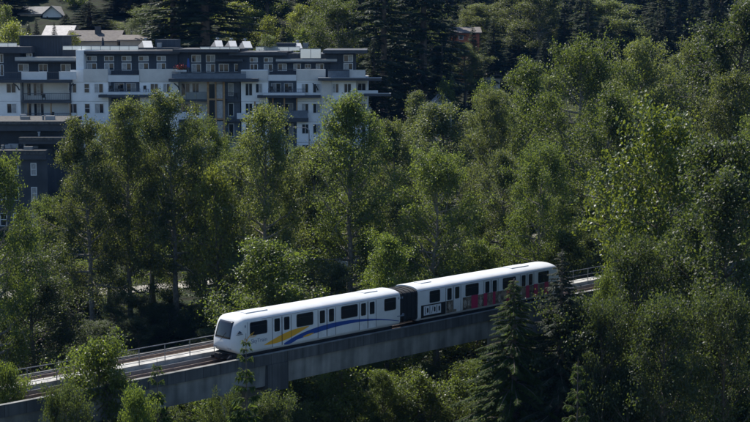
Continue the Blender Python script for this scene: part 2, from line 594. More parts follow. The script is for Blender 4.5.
def gauge(v, z):
    d = np.array([v, z - PZ])
    r = np.hypot(*d)
    if r < 1e-6:
        return 0.0
    best = None
    n = len(PROF)
    for i in range(n):
        a = np.array([PROF[i][0], PROF[i][1] - PZ])
        b = np.array([PROF[(i + 1) % n][0], PROF[(i + 1) % n][1] - PZ])
        e = b - a
        den = d[0] * e[1] - d[1] * e[0]
        if abs(den) < 1e-9:
            continue
        t = (a[0] * e[1] - a[1] * e[0]) / den
        s_ = (a[0] * d[1] - a[1] * d[0]) / den
        if t > 0 and -1e-6 <= s_ <= 1 + 1e-6:
            best = t if best is None else min(best, t)
    return 1.0 / best if best else 1.0


def nose_u(v, z, k=None):
    if k is None:
        k = gauge(v, z)
    q = max(0.0, (k - 0.62) / 0.38)
    rnd = 0.6 * (1 - math.sqrt(max(0.0, 1 - min(1, q) ** 2)))
    rake = 0.62 * max(0.0, (z - 1.25) / 2.0) ** 1.3
    low = 0.28 * max(0.0, (1.05 - z) / 0.5)
    return rnd + rake + low + 0.16 * (v / 1.34) ** 2


def car(u0, u1, nose_at_start):
    """u0..u1; the streamlined end is at u0 or at u1"""
    mb = MB()
    rings = []
    ks = [1.0, 0.985, 0.96, 0.92, 0.86, 0.78, 0.68, 0.55, 0.4, 0.25, 0.1]
    sgn = 1 if nose_at_start else -1
    un, uf = (u0, u1) if nose_at_start else (u1, u0)
    L = abs(u1 - u0)
    rings.append([(uf, v * 0.9, PZ + (z - PZ) * 0.93) for v, z in PROF])
    rings.append([(uf, v * 0.985, PZ + (z - PZ) * 0.985) for v, z in PROF])
    rings.append([(uf - sgn * 0.12, v, z) for v, z in PROF])
    for t in np.linspace(L - 1.5, 3.2, 8):
        rings.append([(un + sgn * t, v, z) for v, z in PROF])
    for k in ks:
        rings.append([(un + sgn * nose_u(v * k, PZ + (z - PZ) * k, k), v * k, PZ + (z - PZ) * k) for v, z in PROF])
    n = len(PROF)
    vs_ = [p for r in rings for p in r]
    fs_ = [tuple(range(n))]
    for i in range(len(rings) - 1):
        for j in range(n):
            fs_.append((i * n + j, i * n + (j + 1) % n, (i + 1) * n + (j + 1) % n, (i + 1) * n + j))
    fs_.append(tuple((len(rings) - 1) * n + j for j in range(n)))
    mb.add(vs_, fs_)
    o = mb.build('car_body', M['train_white'], train, smooth=True)
    try:
        o.data.set_sharp_from_angle(angle=math.radians(38))
    except Exception:
        pass
    return o


C1, C2 = (-4.45, 11.95), (13.95, 31.9)
body_a = car(C1[0], C1[1], True)
body_b = car(C2[0], C2[1], False)
g = MB()
for i in range(9):
    a = C1[1] - 0.02 + i * (C2[0] - C1[1] + 0.04) / 9
    w = (C2[0] - C1[1] + 0.04) / 9
    k = 0.93 if i % 2 == 0 else 0.9
    pr = [(v * k, PZ + (z - PZ) * k) for v, z in PROF]
    g.prism(pr, 'x', a, a + w)
g.build('gangway', M['gang'], train)
SV = -1.34     # the side seen


def rrect(u0, u1, z0, z1, r=0.08, n=4):
    out = []
    for (cu, cz, a0) in [(u1 - r, z0 + r, -90), (u1 - r, z1 - r, 0), (u0 + r, z1 - r, 90), (u0 + r, z0 + r, 180)]:
        for i in range(n + 1):
            a = math.radians(a0 + 90 * i / n)
            out.append((cu + r * math.cos(a), cz + r * math.sin(a)))
    return out


def plate(poly, name, m, parent, out=0.006, side=-1):
    """a thin sheet on the car's side, poly in (u, z)"""
    mb = MB()
    mb.prism(poly, 'y', side * (1.34 - 0.01), side * (1.34 + out))
    return mb.build(name, m, parent)


def side_uz(px, py, v=SV):
    d = ray(px, py)
    o = np.array([0, 0, CZ])
    n3 = np.array([N[0], N[1], 0])
    q = np.array([C0[0], C0[1], 0]) + n3 * v
    t = np.dot(q - o, n3) / np.dot(d, n3)
    p = o + d * t
    return float(np.dot(p[:2] - C0, U)), float(p[2])


def window(u0, u1, side=-1):
    fr = plate(rrect(u0 - 0.05, u1 + 0.05, 1.8, 2.76, 0.12), 'window', M['seam'], train, 0.005, side)
    plate(rrect(u0, u1, 1.85, 2.71, 0.1), 'pane', M['glass'], fr, 0.009, side)
    mb = MB()
    mb.box(u0, u1, side * 1.35, side * 1.353, 2.46, 2.485)
    mb.build('vent_bar', M['seam'], fr)


def door(uc, side=-1):
    d = plate(rrect(uc - 0.86, uc + 0.86, 0.72, 2.8, 0.04), 'door', M['door'], train, 0.008, side)
    for s in (-1, 1):
        plate(rrect(uc + s * 0.45 - 0.255, uc + s * 0.45 + 0.255, 1.78, 2.72, 0.09), 'door_window', M['glass'], d, 0.013, side)
    mb = MB()
    for x, w in ((uc, 0.035), (uc - 0.88, 0.016), (uc + 0.88, 0.016)):
        mb.box(x - w, x + w, side * 1.333, side * 1.352, 0.74, 2.8)
    mb.build('door_seal', M['seam'], d)
    return d


DA = (0.0, 4.33, 8.49)
DB = (17.93, 22.45, 27.0)
for side in (-1, 1):
    for u in DA + DB:
        door(u, side)
    for (a, b) in [(-2.9, -1.4), (1.43, 2.95), (5.8, 7.4), (10.28, 11.45), (15.25, 16.36), (19.4, 20.9), (23.95, 25.5), (28.5, 29.8)]:
        window(a, b, side)
# cab side door outline and small equipment marks
mk = MB()
for (a, b, z0, z1) in [(-3.18, -3.15, 0.75, 2.8), (-3.4, -3.3, 2.45, 2.62)]:
    mk.box(a, b, -1.347, -1.335, z0, z1)
mk.build('cab_door_seam', M['letter'], train)
# roof equipment
for (a, b, v0, v1) in [(-2.6, -0.6, -0.5, 0.45), (9.0, 10.4, -0.45, 0.45), (15.2, 16.4, -0.4, 0.4), (26.0, 28.2, -0.5, 0.45)]:
    mb = MB()
    mb.box(a, b, v0, v1, 3.18, 3.29)
    hb = mb.build('roof_hatch', M['train_white'], train, bevel=0.02)
# rain gutter line above the doors
for (a, b) in ((C1[0] + 2.6, C1[1] - 0.2), (C2[0] + 0.2, C2[1] - 2.6)):
    for s in (-1, 1):
        mb = MB()
        mb.box(a, b, s * 1.30, s * 1.36, 2.87, 2.9)
        mb.build('gutter', M['letter'], train)
# windscreens, headlights, coupler, both ends
for (un, sg) in ((C1[0], 1), (C2[1], -1)):
    vs_, fs_ = [], []
    nv, nz = 12, 9
    for j in range(nz):
        z = 1.68 + (2.86 - 1.68) * j / (nz - 1)
        hw = 0.84 - 0.08 * (j / (nz - 1))
        for i in range(nv):
            v = -hw + 2 * hw * i / (nv - 1)
            vs_.append((un + sg * (nose_u(v, z) - 0.015), v, z))
    for j in range(nz - 1):
        for i in range(nv - 1):
            fs_.append((j * nv + i, j * nv + i + 1, (j + 1) * nv + i + 1, (j + 1) * nv + i))
    mb = MB().add(vs_, fs_)
    ws = mb.build('windscreen', M['glass'], train, smooth=True)
    so_ = ws.modifiers.new('thickness', 'SOLIDIFY')
    so_.thickness = 0.03
    wp = MB()
    wp.tube([(un + sg * (nose_u(0.1, 1.5) - 0.05), 0.1, 1.5), (un + sg * (nose_u(-0.3, 2.1) - 0.05), -0.3, 2.1)], [0.015, 0.012], 5)
    wp.build('wiper', M['seam'], ws)
    for s in (-1, 1):
        for (dv, r) in ((0.86, 0.085), (0.64, 0.07)):
            hl = MB()
            uu = un + sg * (nose_u(s * dv, 1.02) - 0.02)
            hl.tube([(uu, s * dv, 1.02), (uu + sg * 0.06, s * dv, 1.02)], [r, r], 12)
            hl.build('headlight', M['lamp_glass'], train)
    cp = MB()
    cp.box(un + sg * -0.25, un + sg * 0.6, -0.16, 0.16, 0.42, 0.62)
    cp.box(un + sg * -0.42, un + sg * -0.2, -0.24, 0.24, 0.38, 0.7)
    cp.build('coupler', M['under'], train, bevel=0.03)
    bm_ = MB()
    bm_.box(un + sg * 0.35, un + sg * 1.1, -1.05, 1.05, 0.14, 0.6)
    bm_.build('pilot', M['under'], train, bevel=0.05)
# underframes and bogies
for (a, b) in (C1, C2):
    uf = MB()
    uf.box(a + 0.7, b - 0.7, -1.15, 1.15, 0.3, 0.6)
    uf.build('underframe', M['under'], train)
for uc in (-3.3, 9.3, 16.4, 29.0):
    bg_ = MB()
    bg_.box(uc - 1.3, uc + 1.3, -0.95, -0.82, 0.15, 0.4)
    bg_.box(uc - 1.3, uc + 1.3, 0.82, 0.95, 0.15, 0.4)
    bo = bg_.build('bogie', M['under'], train)
    for du in (-0.85, 0.85):
        for s in (-1, 1):
            wl = MB()
            wl.tube([(uc + du, s * 0.66, 0.26), (uc + du, s * 0.79, 0.26)], [0.26, 0.26], 16)
            wl.build('wheel', M['rail'], bo)


def band(top, bot, n=26):
    """a tapered swoosh between two smooth curves of (u, z) knots"""
    def curve(kn):
        kn = np.array(kn)
        t = np.linspace(0, 1, len(kn))
        tt = np.linspace(0, 1, n)
        out = []
        for d in (0, 1):
            c = np.polyfit(t, kn[:, d], min(3, len(kn) - 1))
            out.append(np.polyval(c, tt))
        return list(zip(out[0], out[1]))
    a, b = curve(top), curve(bot)
    return a, b


def swoosh(top_px, bot_px, name, m, out):
    top = [side_uz(*p) for p in top_px]
    bot = [side_uz(*p) for p in bot_px]
    a, b = band(top, bot)
    mb = MB()
    n = len(a)
    y0, y1 = -1.335, -(1.34 + out)
    vs_ = [(p[0], y1, p[1]) for p in a] + [(p[0], y1, p[1]) for p in b] + [(p[0], y0, p[1]) for p in a] + [(p[0], y0, p[1]) for p in b]
    fs_ = []
    for i in range(n - 1):
        fs_.append((i, i + 1, n + i + 1, n + i))
        fs_.append((2 * n + i, 3 * n + i, 3 * n + i + 1, 2 * n + i + 1))
        fs_.append((i, 2 * n + i, 2 * n + i + 1, i + 1))
        fs_.append((n + i, n + i + 1, 3 * n + i + 1, 3 * n + i))
    mb.add(vs_, fs_)
    return mb.build(name, m, train)


swoosh([(264, 344.8), (278, 336.5), (292, 330), (309, 325.8)], [(264, 345), (279, 342.2), (293, 336), (309, 326.4)], 'swoosh_stripe', M['orange'], 0.0105)
swoosh([(284, 343.4), (300, 333.5), (320, 326.6), (345, 320.6), (370, 318.6), (399, 320.6)],
       [(284, 343.8), (300, 338.6), (320, 331.5), (345, 324.2), (370, 321), (399, 321.0)], 'swoosh_stripe', M['blue'], 0.0115)
swoosh([(284, 343.6), (290, 339.5), (298, 336)], [(284, 344.6), (291, 343.2), (298, 338.4)], 'swoosh_stripe', M['blue'], 0.0125)
swoosh([(303, 336.5), (308, 334), (314, 332.6)], [(303, 337), (308, 336), (314, 332.9)], 'swoosh_stripe', M['orange'], 0.0125)
# word mark beside the cab window, with its yellow scribble
me = text_mesh('SkyTrain', 0.42)
me.materials.append(M['letter'])
o = bpy.data.objects.new('lettering', me)
COL.objects.link(o)
o.parent = train
uz = side_uz(259.0, 340.2)
o.location = (uz[0], -1.349, uz[1])
o.rotation_euler = (math.pi / 2, 0, 0)
sc = MB()
c = side_uz(250, 338.5)
pts = [(-0.62, -0.2), (-0.5, 0.05), (-0.3, -0.02), (-0.38, -0.2), (-0.15, 0.1), (0.1, 0.3), (0.35, 0.42), (0.2, 0.22), (0.0, 0.1), (0.3, 0.08), (0.55, 0.16)]
sc.tube([(c[0] + a, -1.352, c[1] + b) for a, b in pts], [0.028] * len(pts), 5)
sc.build('logo_mark', M['orange'], train)
tm = MB()
c = side_uz(239.5, 333.7)
tm.prism([(c[0] - 0.26, c[1] - 0.02), (c[0] + 0.26, c[1] - 0.02), (c[0] + 0.02, c[1] + 0.2)], 'y', -1.335, -1.349)
tm.box(c[0] - 0.3, c[0] + 0.3, -1.349, -1.335, c[1] - 0.1, c[1] - 0.06)
tm.build('emblem', M['dark_mark'], train)
tm = MB()
c = side_uz(400.6, 297.8)
for d in (-0.2, 0.0, 0.2):
    tm.box(c[0] + d - 0.05, c[0] + d + 0.05, -1.349, -1.335, c[1] - 0.08, c[1] + 0.08)
c = side_uz(401, 315.6)
tm.box(c[0] - 0.42, c[0] + 0.35, -1.349, -1.335, c[1] - 0.05, c[1] + 0.03)
tm.prism([(c[0] + 0.05, c[1] + 0.05), (c[0] + 0.4, c[1] + 0.05), (c[0] + 0.2, c[1] + 0.2)], 'y', -1.349, -1.335)
tm.build('operator_mark', M['letter'], train)
# advertising wrap on the second car
def ad(u0, u1, z0, z1, m, name='advert_panel', out=0.006, parent=None):
    mb = MB()
    mb.box(u0, u1, -(1.34 + out), -1.334, z0, z1)
    return mb.build(name, m, parent or train)


wrap = ad(14.25, 17.04, 0.72, 1.72, M['ad_black'])
ad(14.55, 16.5, 0.9, 1.62, M['ad_white'], 'advert_lettering', 0.009, wrap)
for i, kind in enumerate('IOIXOIO'):
    a = 14.6 + i * 0.265
    z0, z1 = 0.97, 1.55
    y0, y1 = -1.3525, -1.336
    lt = MB()
    if kind == 'I':
        lt.box(a + 0.07, a + 0.14, y0, y1, z0, z1)
    elif kind == 'O':
        lt.prism(rrect(a + 0.03, a + 0.21, z0 + 0.1, z1 - 0.08, 0.08), 'y', y0, y1)
    else:
        lt.prism([(a + 0.02, z0), (a + 0.08, z0), (a + 0.22, z1), (a + 0.16, z1)], 'y', y0, y1)
    lt.build('advert_letter', M['ad_black'], wrap)
ad(17.1, 17.88, 0.74, 1.72, M['ad_photo'], out=0.0095)
ad(17.98, 18.3, 0.74, 0.95, M['ad_photo'], out=0.0095)
pic = ad(19.05, 30.4, 0.74, 1.76, M['ad_photo'], out=0.0095)
for (a, b) in ((20.07, 20.86), (21.56, 21.99), (22.68, 23.0), (24.38, 24.85), (26.85, 27.3), (27.9, 28.4), (29.3, 29.8)):
    ad(a, b, 0.735, 1.8, M['ad_red'], 'advert_panel', 0.013, pic)
for (u, dz, r) in ((19.35, 1.2, 0.16), (19.75, 1.3, 0.13), (21.2, 1.25, 0.17), (23.5, 1.2, 0.17), (25.4, 1.25, 0.17), (26.2, 1.2, 0.15), (17.5, 1.25, 0.14)):
    mb = MB()
    mb.prism([(u + r * 1.0 * math.cos(a) * (1 + 0.3 * math.sin(3 * a + u)), dz + r * 2.1 * math.sin(a)) for a in np.linspace(0, 2 * math.pi, 12, endpoint=False)], 'y', -1.353, -1.336)
    mb.build('advert_figure', M['ad_figure'], pic)
# E-PART-2

# ------------------------------------------------------------------ apartment building
def bx(px, Y):
    return at(px, 80, Y)[0]


def bz(py, Y):
    return at(375, py, Y)[2]


YW = 220.0                       # the street wall
apt = tag(empty('apartment_building', (bx(180, YW), YW, 0)), 'white and dark blue apartment block with balconies and roof terraces above the trees', 'building')
AP0 = np.array([bx(180, YW), YW, 0.0])


def bpart(mb, name, m, parent=None, base=AP0, root=None):
    o = mb.build(name, m)
    from mathutils import Matrix
    o.data.transform(Matrix.Translation((-base[0], -base[1], -base[2])))
    o.parent = parent or root or apt
    return o


def slab(px0, px1, py0, py1, Yf, Yb, m, name='wall', parent=None, Yr=None):
    """a solid seen at photo columns px0..px1 and rows py0..py1 on the plane Yf, running back to Yb"""
    mb = MB()
    mb.box(bx(px0, Yf), bx(px1, Yf), Yf, Yb, bz(py1, Yf), bz(py0, Yf))
    return bpart(mb, name, m, parent)


WN = [0]


def win(px0, px1, py0, py1, Y, cols=2, rows=1, curtain_sheen=None, name='window', base=AP0, root=None, frame=None):
    """white frame with bars standing 6 cm proud of the wall at Y, glass set back inside it"""
    WN[0] += 1
    x0, x1, z0, z1 = bx(px0, Y), bx(px1, Y), bz(py1, Y), bz(py0, Y)
    t = 0.085
    mb = MB()
    a, b = Y - 0.06, Y + 0.02
    mb.box(x0, x1, a, b, z0, z0 + t)
    mb.box(x0, x1, a, b, z1 - t, z1)
    mb.box(x0, x0 + t, a, b, z0 + t, z1 - t)
    mb.box(x1 - t, x1, a, b, z0 + t, z1 - t)
    for i in range(1, cols):
        c = x0 + (x1 - x0) * (i / cols if cols != 2 else 0.5)
        mb.box(c - t * 0.4, c + t * 0.4, a + 0.005, b, z0 + t, z1 - t)
    for i in range(1, rows):
        c = z0 + (z1 - z0) * i / rows
        mb.box(x0 + t, x1 - t, a + 0.008, b, c - t * 0.4, c + t * 0.4)
    f = bpart(mb, name, frame or M['b_frame'], None, base, root)
    if curtain_sheen is None:
        curtain_sheen = random.random() < 0.6  # pale share covers curtains and the painted reflection on the glass
    for i in range(cols):
        xa, xb = x0 + (x1 - x0) * i / cols, x0 + (x1 - x0) * (i + 1) / cols
        mb = MB()
        mb.box(xa + 0.02, xb - 0.02, Y - 0.022, Y - 0.012, z0 + 0.02, z1 - 0.02)
        bpart(mb, 'pane', M['b_curtain_sheen'] if (curtain_sheen and (i % 2 == WN[0] % 2)) else M['b_glass'], f, base, None)
    return f


def railing_(px0, px1, py0, py1, Y, glass=False, pitch=0.9, name='balcony_railing'):
    x0, x1, z0, z1 = bx(px0, Y), bx(px1, Y), bz(py1, Y), bz(py0, Y)
    mb = MB()
    mb.box(x0, x1, Y - 0.04, Y + 0.04, z1 - 0.07, z1)
    if not glass:
        mb.box(x0, x1, Y - 0.02, Y + 0.02, z0 + 0.08, z0 + 0.13)
    n = max(2, int((x1 - x0) / (0.16 if not glass else 1.3)))
    for i in range(n + 1):
        c = x0 + (x1 - x0) * i / n
        w = 0.012 if not glass else 0.03
        mb.box(c - w, c + w, Y - 0.018, Y + 0.018, z0, z1 - 0.07)
    r = bpart(mb, name, M['b_rail'] if not glass else M['galv'])
    if glass:
        g_ = MB()
        g_.box(x0 + 0.03, x1 - 0.03, Y - 0.006, Y + 0.006, z0 + 0.06, z1 - 0.09)
        bpart(g_, 'guard_glass', M['b_railglass'], r)
    return r


YP, YR = 223.2, 240.0           # penthouse wall, back of the building
# main body: walls from street to the penthouse floor
slab(-45, 20, 79.5, 190, YW, YR, M['b_white'])
slab(20, 70.5, 79.5, 190, YW + 2.2, YR, M['b_white'])
slab(70.5, 108, 70, 190, YW - 0.02, YR, M['b_white'])
slab(108, 139.5, 79.5, 190, YW + 2.4, YR, M['b_stone'])
slab(139.5, 178, 70, 190, YW - 0.02, YR, M['b_white'])
slab(178, 241, 79.5, 190, YW + 2.2, YR, M['b_white'])
slab(241, 268, 70, 190, YW - 0.02, YR, M['b_white'])
slab(268, 296.5, 79.5, 190, YW + 2.4, YR, M['b_stone'])
slab(296.5, 321.5, 69.5, 190, YW - 0.02, YR, M['b_white'])
slab(321.5, 356, 79, 190, YW - 0.4, YR, M['b_white'])
slab(356, 368, 79, 190, YW + 2.0, YR, M['b_white'])
for (a, b) in ((-45, 20), (70.5, 108), (139.5, 178), (241, 268), (296.5, 321.5), (331.8, 356)):
    for c in (82.0, 101.2, 121.6, 142.2):
        y0 = YW - 0.42 if a > 330 else (YW if a < 0 else YW - 0.04)
        slab(a + 0.05, b - 0.05, c, c + 0.28, y0 - 0.015, y0 + 0.02, M['joint'], 'cladding_joint')
# greige cladding panels, a hand's breadth proud of the white
for (a, b, c, d) in ((83.5, 108.1, 69, 81.3), (139.3, 177.5, 69, 81.3), (241, 268.2, 70.6, 81), (296.3, 325.5, 69.2, 80.3)):
    slab(a, b, c, d, YW - 0.12, YW + 0.3, M['b_beige'], 'cladding_panel')
slab(321.5, 331.6, 80, 190, YW - 0.55, YW, M['b_beige'], 'cladding_panel')
slab(224.5, 240, 82, 150, YW + 1.0, YW + 2.2, M['b_stone'], 'cladding_panel')
# white pilaster by the tower
slab(76.5, 84, 50, 70, YP - 2.6, YR - 4, M['b_white'], 'pilaster')
# penthouse
slab(-45, 21, 53, 79.4, YP, YR, M['b_navy'], 'penthouse_wall')
slab(21, 76.4, 59.5, 79.4, YP, YR, M['b_navy'], 'penthouse_wall')
slab(84, 178, 53.5, 79.4, YP - 0.5, YR, M['b_navy'], 'penthouse_wall')
slab(178, 238, 52.5, 79.4, YP, YR, M['b_navy'], 'penthouse_wall')
slab(238, 330, 54, 79.4, YP - 0.3, YR, M['b_navy'], 'penthouse_wall')
slab(330, 355, 54, 79.0, YP - 0.6, YR - 2, M['b_navy'], 'penthouse_wall')
# stair tower with standing seams
slab(20.5, 63, 36.5, 58.5, YP + 2, YP + 9, M['b_navy'], 'stair_tower')
slab(63, 76, 48, 59, YP + 1, YP + 8, M['b_navy'], 'stair_tower')
sb = MB()
for i in range(16):
    c = bx(22 + i * 2.7, YP + 2)
    sb.box(c - 0.03, c + 0.03, YP + 1.93, YP + 1.995, bz(58.4, YP + 2), bz(37, YP + 2))
bpart(sb, 'standing_seam', M['b_slab'])
# roofs, fascias
for (a, b, c, d, yf) in ((-45, 31, 46.8, 53.2, YP - 1.6), (84.5, 180, 51.2, 54, YP - 2.0), (173, 238, 49.2, 52.4, YP - 2.4), (229, 287, 52.2, 55.4, YP - 1.7),
                         (323, 367, 50, 53.6, YP - 2.6), (19.5, 64, 35.6, 36.6, YP + 1.6)):
    slab(a, b, c, d, yf, YR - 1, M['b_slab'], 'roof_slab')
slab(15.5, 76, 57.2, 60.6, YP - 2.2, YP + 1.9, M['b_roof'], 'canopy_roof')
slab(15.5, 76.2, 60.62, 62.2, YP - 2.25, YP + 1.9, M['b_slab'], 'canopy_roof')
slab(276, 337, 59.2, 61.4, YP - 1.8, YP + 1.5, M['b_roof'], 'canopy_roof')
slab(276, 337.2, 61.42, 62.6, YP - 1.85, YP + 1.5, M['b_slab'], 'canopy_roof')
slab(216, 243, 59.2, 61.6, YP - 1.8, YP + 1.5, M['b_slab'], 'canopy_roof')
# balcony and eave slabs
for (a, b, c, d, yf, m) in ((-45, 70.5, 79.8, 82.8, YW - 1.5, 'b_slab'), (168.5, 258, 78.8, 81.8, YW - 1.9, 'b_slab'), (318, 381.5, 78.2, 80.8, YW - 1.9, 'b_slab'),
                            (22, 70.3, 100.6, 103.2, YW - 0.5, 'b_slab'), (98, 160, 94.8, 97.6, YW - 1.6, 'b_slab'), (107, 152, 92.2, 94.7, YW - 1.3, 'b_guard'),
                            (257, 320, 95.4, 98, YW - 1.6, 'b_slab'), (263, 305, 93, 95.3, YW - 1.3, 'b_guard'), (364, 391, 93.8, 96.2, YW - 1.2, 'b_slab'),
                            (178, 226, 99.6, 101.6, YW - 0.2, 'b_slab'), (226, 256, 99.8, 101.8, YW + 0.1, 'b_slab'), (178, 262, 119.6, 121.8, YW - 0.2, 'b_slab'),
                            (22, 70.3, 118.6, 121, YW - 0.5, 'b_slab'), (268.2, 308, 118, 122, YW - 0.9, 'b_slab')):
    slab(a, b, c, d, yf, YW + 2.5, M[m], 'balcony_slab')
# thin pale strips on the eave slabs, painting in their sunlit top edge
for (a, b, c, yf) in ((318, 381.6, 77.7, YW - 1.94), (364, 391.1, 93.3, YW - 1.24)):
    slab(a, b, c, c + 0.55, yf, YW - 0.6, M['metal_roof'], 'eave_lit_edge')
# solid guards
for (a, b, c, d, yf) in ((21.5, 47, 71.8, 79.7, YW - 0.9), (108.2, 139.2, 75.2, 82, YW - 0.3), (268.3, 296.2, 74.8, 80.8, YW - 0.3), (350, 378, 90.5, 94.4, YW - 0.6),
                         (349.5, 365.5, 70, 77.6, YW - 0.8), (59, 76.3, 71.6, 79.6, YW - 0.85), (236.5, 248, 113, 119, YW - 0.3), (178, 206, 112, 119.5, YW - 0.2)):
    slab(a, b, c, d, yf, yf + 0.18, M['b_guard'] if a < 349 or c > 80 else M['b_beige'], 'balcony_guard')
slab(268.3, 307.5, 110.5, 118, YW - 0.9, YW - 0.7, M['b_stone'], 'balcony_guard')
slab(172, 246, 73.5, 79, YW - 1.2, YW - 1.1, M['b_stone'], 'balcony_guard')
slab(328, 349.3, 71, 77.8, YW - 1.2, YW - 1.1, M['b_stone'], 'balcony_guard')
# railings
for (a, b, c, d, y, g_) in ((-40, 21, 72.4, 79.7, YW - 1.1, False), (47, 59, 72, 79.7, YW - 0.9, False), (110, 139, 69.6, 75.1, YW - 0.25, False), (268.5, 296, 69, 74.8, YW - 0.25, False),
                           (22.5, 70, 93.2, 100.6, YW - 0.4, False), (108, 140, 88.6, 92.2, YW - 1.0, False), (268, 305, 88.8, 93, YW - 1.0, False), (186, 207, 92, 99.7, YW - 0.1, True),
                           (226, 250, 92.6, 99.8, YW + 0.1, False), (24, 70, 113, 118.6, YW - 0.4, False), (355, 371, 107, 113.8, YW - 0.3, True), (172, 246, 71.6, 73.4, YW - 1.15, False), (328, 349, 69.4, 71, YW - 1.15, False)):
    railing_(a, b, c, d, y, g_)
# roof terrace guards of frosted glass
for (a, b, c, d, y) in ((63.5, 139, 45.6, 50.2, YP - 0.8), (0, 18, 42.6, 46.8, YP - 0.6), (200.5, 240, 46.6, 50.5, YP - 0.8), (256, 300, 46.4, 51, YP - 0.9), (300.5, 321, 48.4, 58.6, YP - 1.0)):
    railing_(a, b, c, d, y, True, name='terrace_guard')
slab(296, 321, 58.4, 59.1, YP - 1.1, YP + 5, M['b_slab'], 'terrace_deck')
# windows: penthouse
for (a, b) in ((87.3, 97.2), (104.6, 114.4), (122, 131.8), (139, 149), (157, 166.2)):
    win(a, b, 56, 61.2, YP - 0.5, 2, 1)
    win(a, b, 62.8, 70.6, YP - 0.5, 2, 1, name='window')
for (a, b) in ((191.8, 201.2), (206.2, 215.4)):
    win(a, b, 54.8, 62.4, YP, 2, 1, True)
    win(a, b, 63.8, 72.4, YP, 2, 1)
for (a, b, c, d) in ((18.5, 29, 63.8, 71.5), (39, 48, 64, 72), (61, 71, 64, 71.6), (27, 33, 53.5, 57), (219, 229, 63.8, 72), (234.5, 244, 63.8, 72), (278, 287, 63.6, 71), (293.5, 301, 63.6, 70.5), (305, 311, 64, 68.5),
                     (316, 324, 63.6, 70), (-2, 4, 54, 63), (-2, 4, 64.5, 76), (343.6, 353, 54.8, 62), (343.6, 353, 63, 70)):
    win(a, b, c, d, YP - 0.62 if a > 330 else (YP - 0.3 if a > 238 else YP), 2, 1)
for (a, b) in ((250, 258), (264, 273)):
    win(a, b, 57.6, 62.4, YP - 0.3, 2, 1)
    win(a, b, 63.8, 71.5, YP - 0.3, 2, 1)
# windows: lower floors, floor by floor (rows of the street wall)
rows = ((83.4, 93.2), (103.4, 113.4), (123.8, 134), (144.5, 155))
for (r0, r1) in rows:
    for (a, b, y, c) in ((6, 16, YW, 2), (-16, -4, YW, 2), (-38, -26, YW, 2), (68.2, 76.6, YW - 0.02, 2), (83.8, 89.6, YW - 0.02, 1), (94, 103.4, YW - 0.02, 2), (150, 158.4, YW - 0.02, 2), (162.8, 170.2, YW - 0.02, 2),
                         (255.4, 262.6, YW - 0.02, 2), (301.4, 308.6, YW - 0.02, 2), (312.6, 320.4, YW - 0.02, 2), (332.2, 339, YW - 0.4, 2), (343.8, 351.4, YW - 0.4, 2)):
        win(a, b, r0, r1, y, c, 2 if c == 1 else 1)
    for (a, b, y, c) in ((26.6, 31, YW + 2.2, 1), (33, 43.5, YW + 2.2, 3), (114, 124, YW + 2.4, 2), (126, 136, YW + 2.4, 2), (181, 190, YW + 2.2, 2), (192, 199, YW + 2.2, 2), (228, 233.5, YW + 1.0, 1),
                         (245, 252.5, YW + 0.0, 2), (271, 281, YW + 2.4, 2), (284, 293, YW + 2.4, 2), (357.5, 366, YW + 2.0, 2)):
        win(a, b, r0 - 0.3, r1 + 2.8, y, c, 1)
# timber framed bay with glass between the posts
for (a, b) in ((206.8, 208.8), (214.8, 216.2), (222.8, 224.6)):
    slab(a, b, 82, 150, YW - 0.5, YW - 0.25, M['b_wood'], 'timber_post')
for c in (98.6, 118.4, 138):
    slab(208.8, 222.8, c, c + 1.6, YW - 0.48, YW - 0.28, M['b_wood'], 'timber_beam')
for (c, d) in ((84, 98.5), (101, 118), (121, 137.6)):
    for (a, b) in ((208.9, 214.7), (216.3, 222.7)):
        mb = MB()
        mb.box(bx(a, YW), bx(b, YW), YW - 0.36, YW - 0.34, bz(d, YW), bz(c, YW))
        bpart(mb, 'bay_window', M['b_glass'] if a < 210 else M['b_curtain_sheen'])
for a in (26.5, 49.5, 68.6):
    slab(a, a + 1.3, 103.2, 118.6, YW - 0.3, YW - 0.1, M['b_wood'], 'timber_post')
for a in (21.8, 69.4):
    slab(a, a + 1.2, 82.8, 100.6, YW - 0.25, YW - 0.1, M['b_slab'], 'balcony_post')
for a in (272, 283.5, 296):
    slab(a, a + 1.3, 98, 110.5, YW - 0.7, YW - 0.5, M['b_wood'], 'timber_post')
for a in (181, 254):
    slab(a, a + 1.3, 101.6, 119.6, YW - 0.1, YW + 0.1, M['b_wood'], 'timber_post')
# curved struts under the eaves
for (px, s) in ((70, -1), (20, 1), (180, 1), (318, 1)):
    mb = MB()
    p = [(bx(px, YW), YW - 0.5, bz(90, YW)), (bx(px - s * 1.5, YW), YW - 0.9, bz(86, YW)), (bx(px - s * 5, YW), YW - 1.2, bz(83, YW))]
    mb.tube(p, [0.09, 0.09, 0.08], 6)
    bpart(mb, 'eave_strut', M['b_slab'])
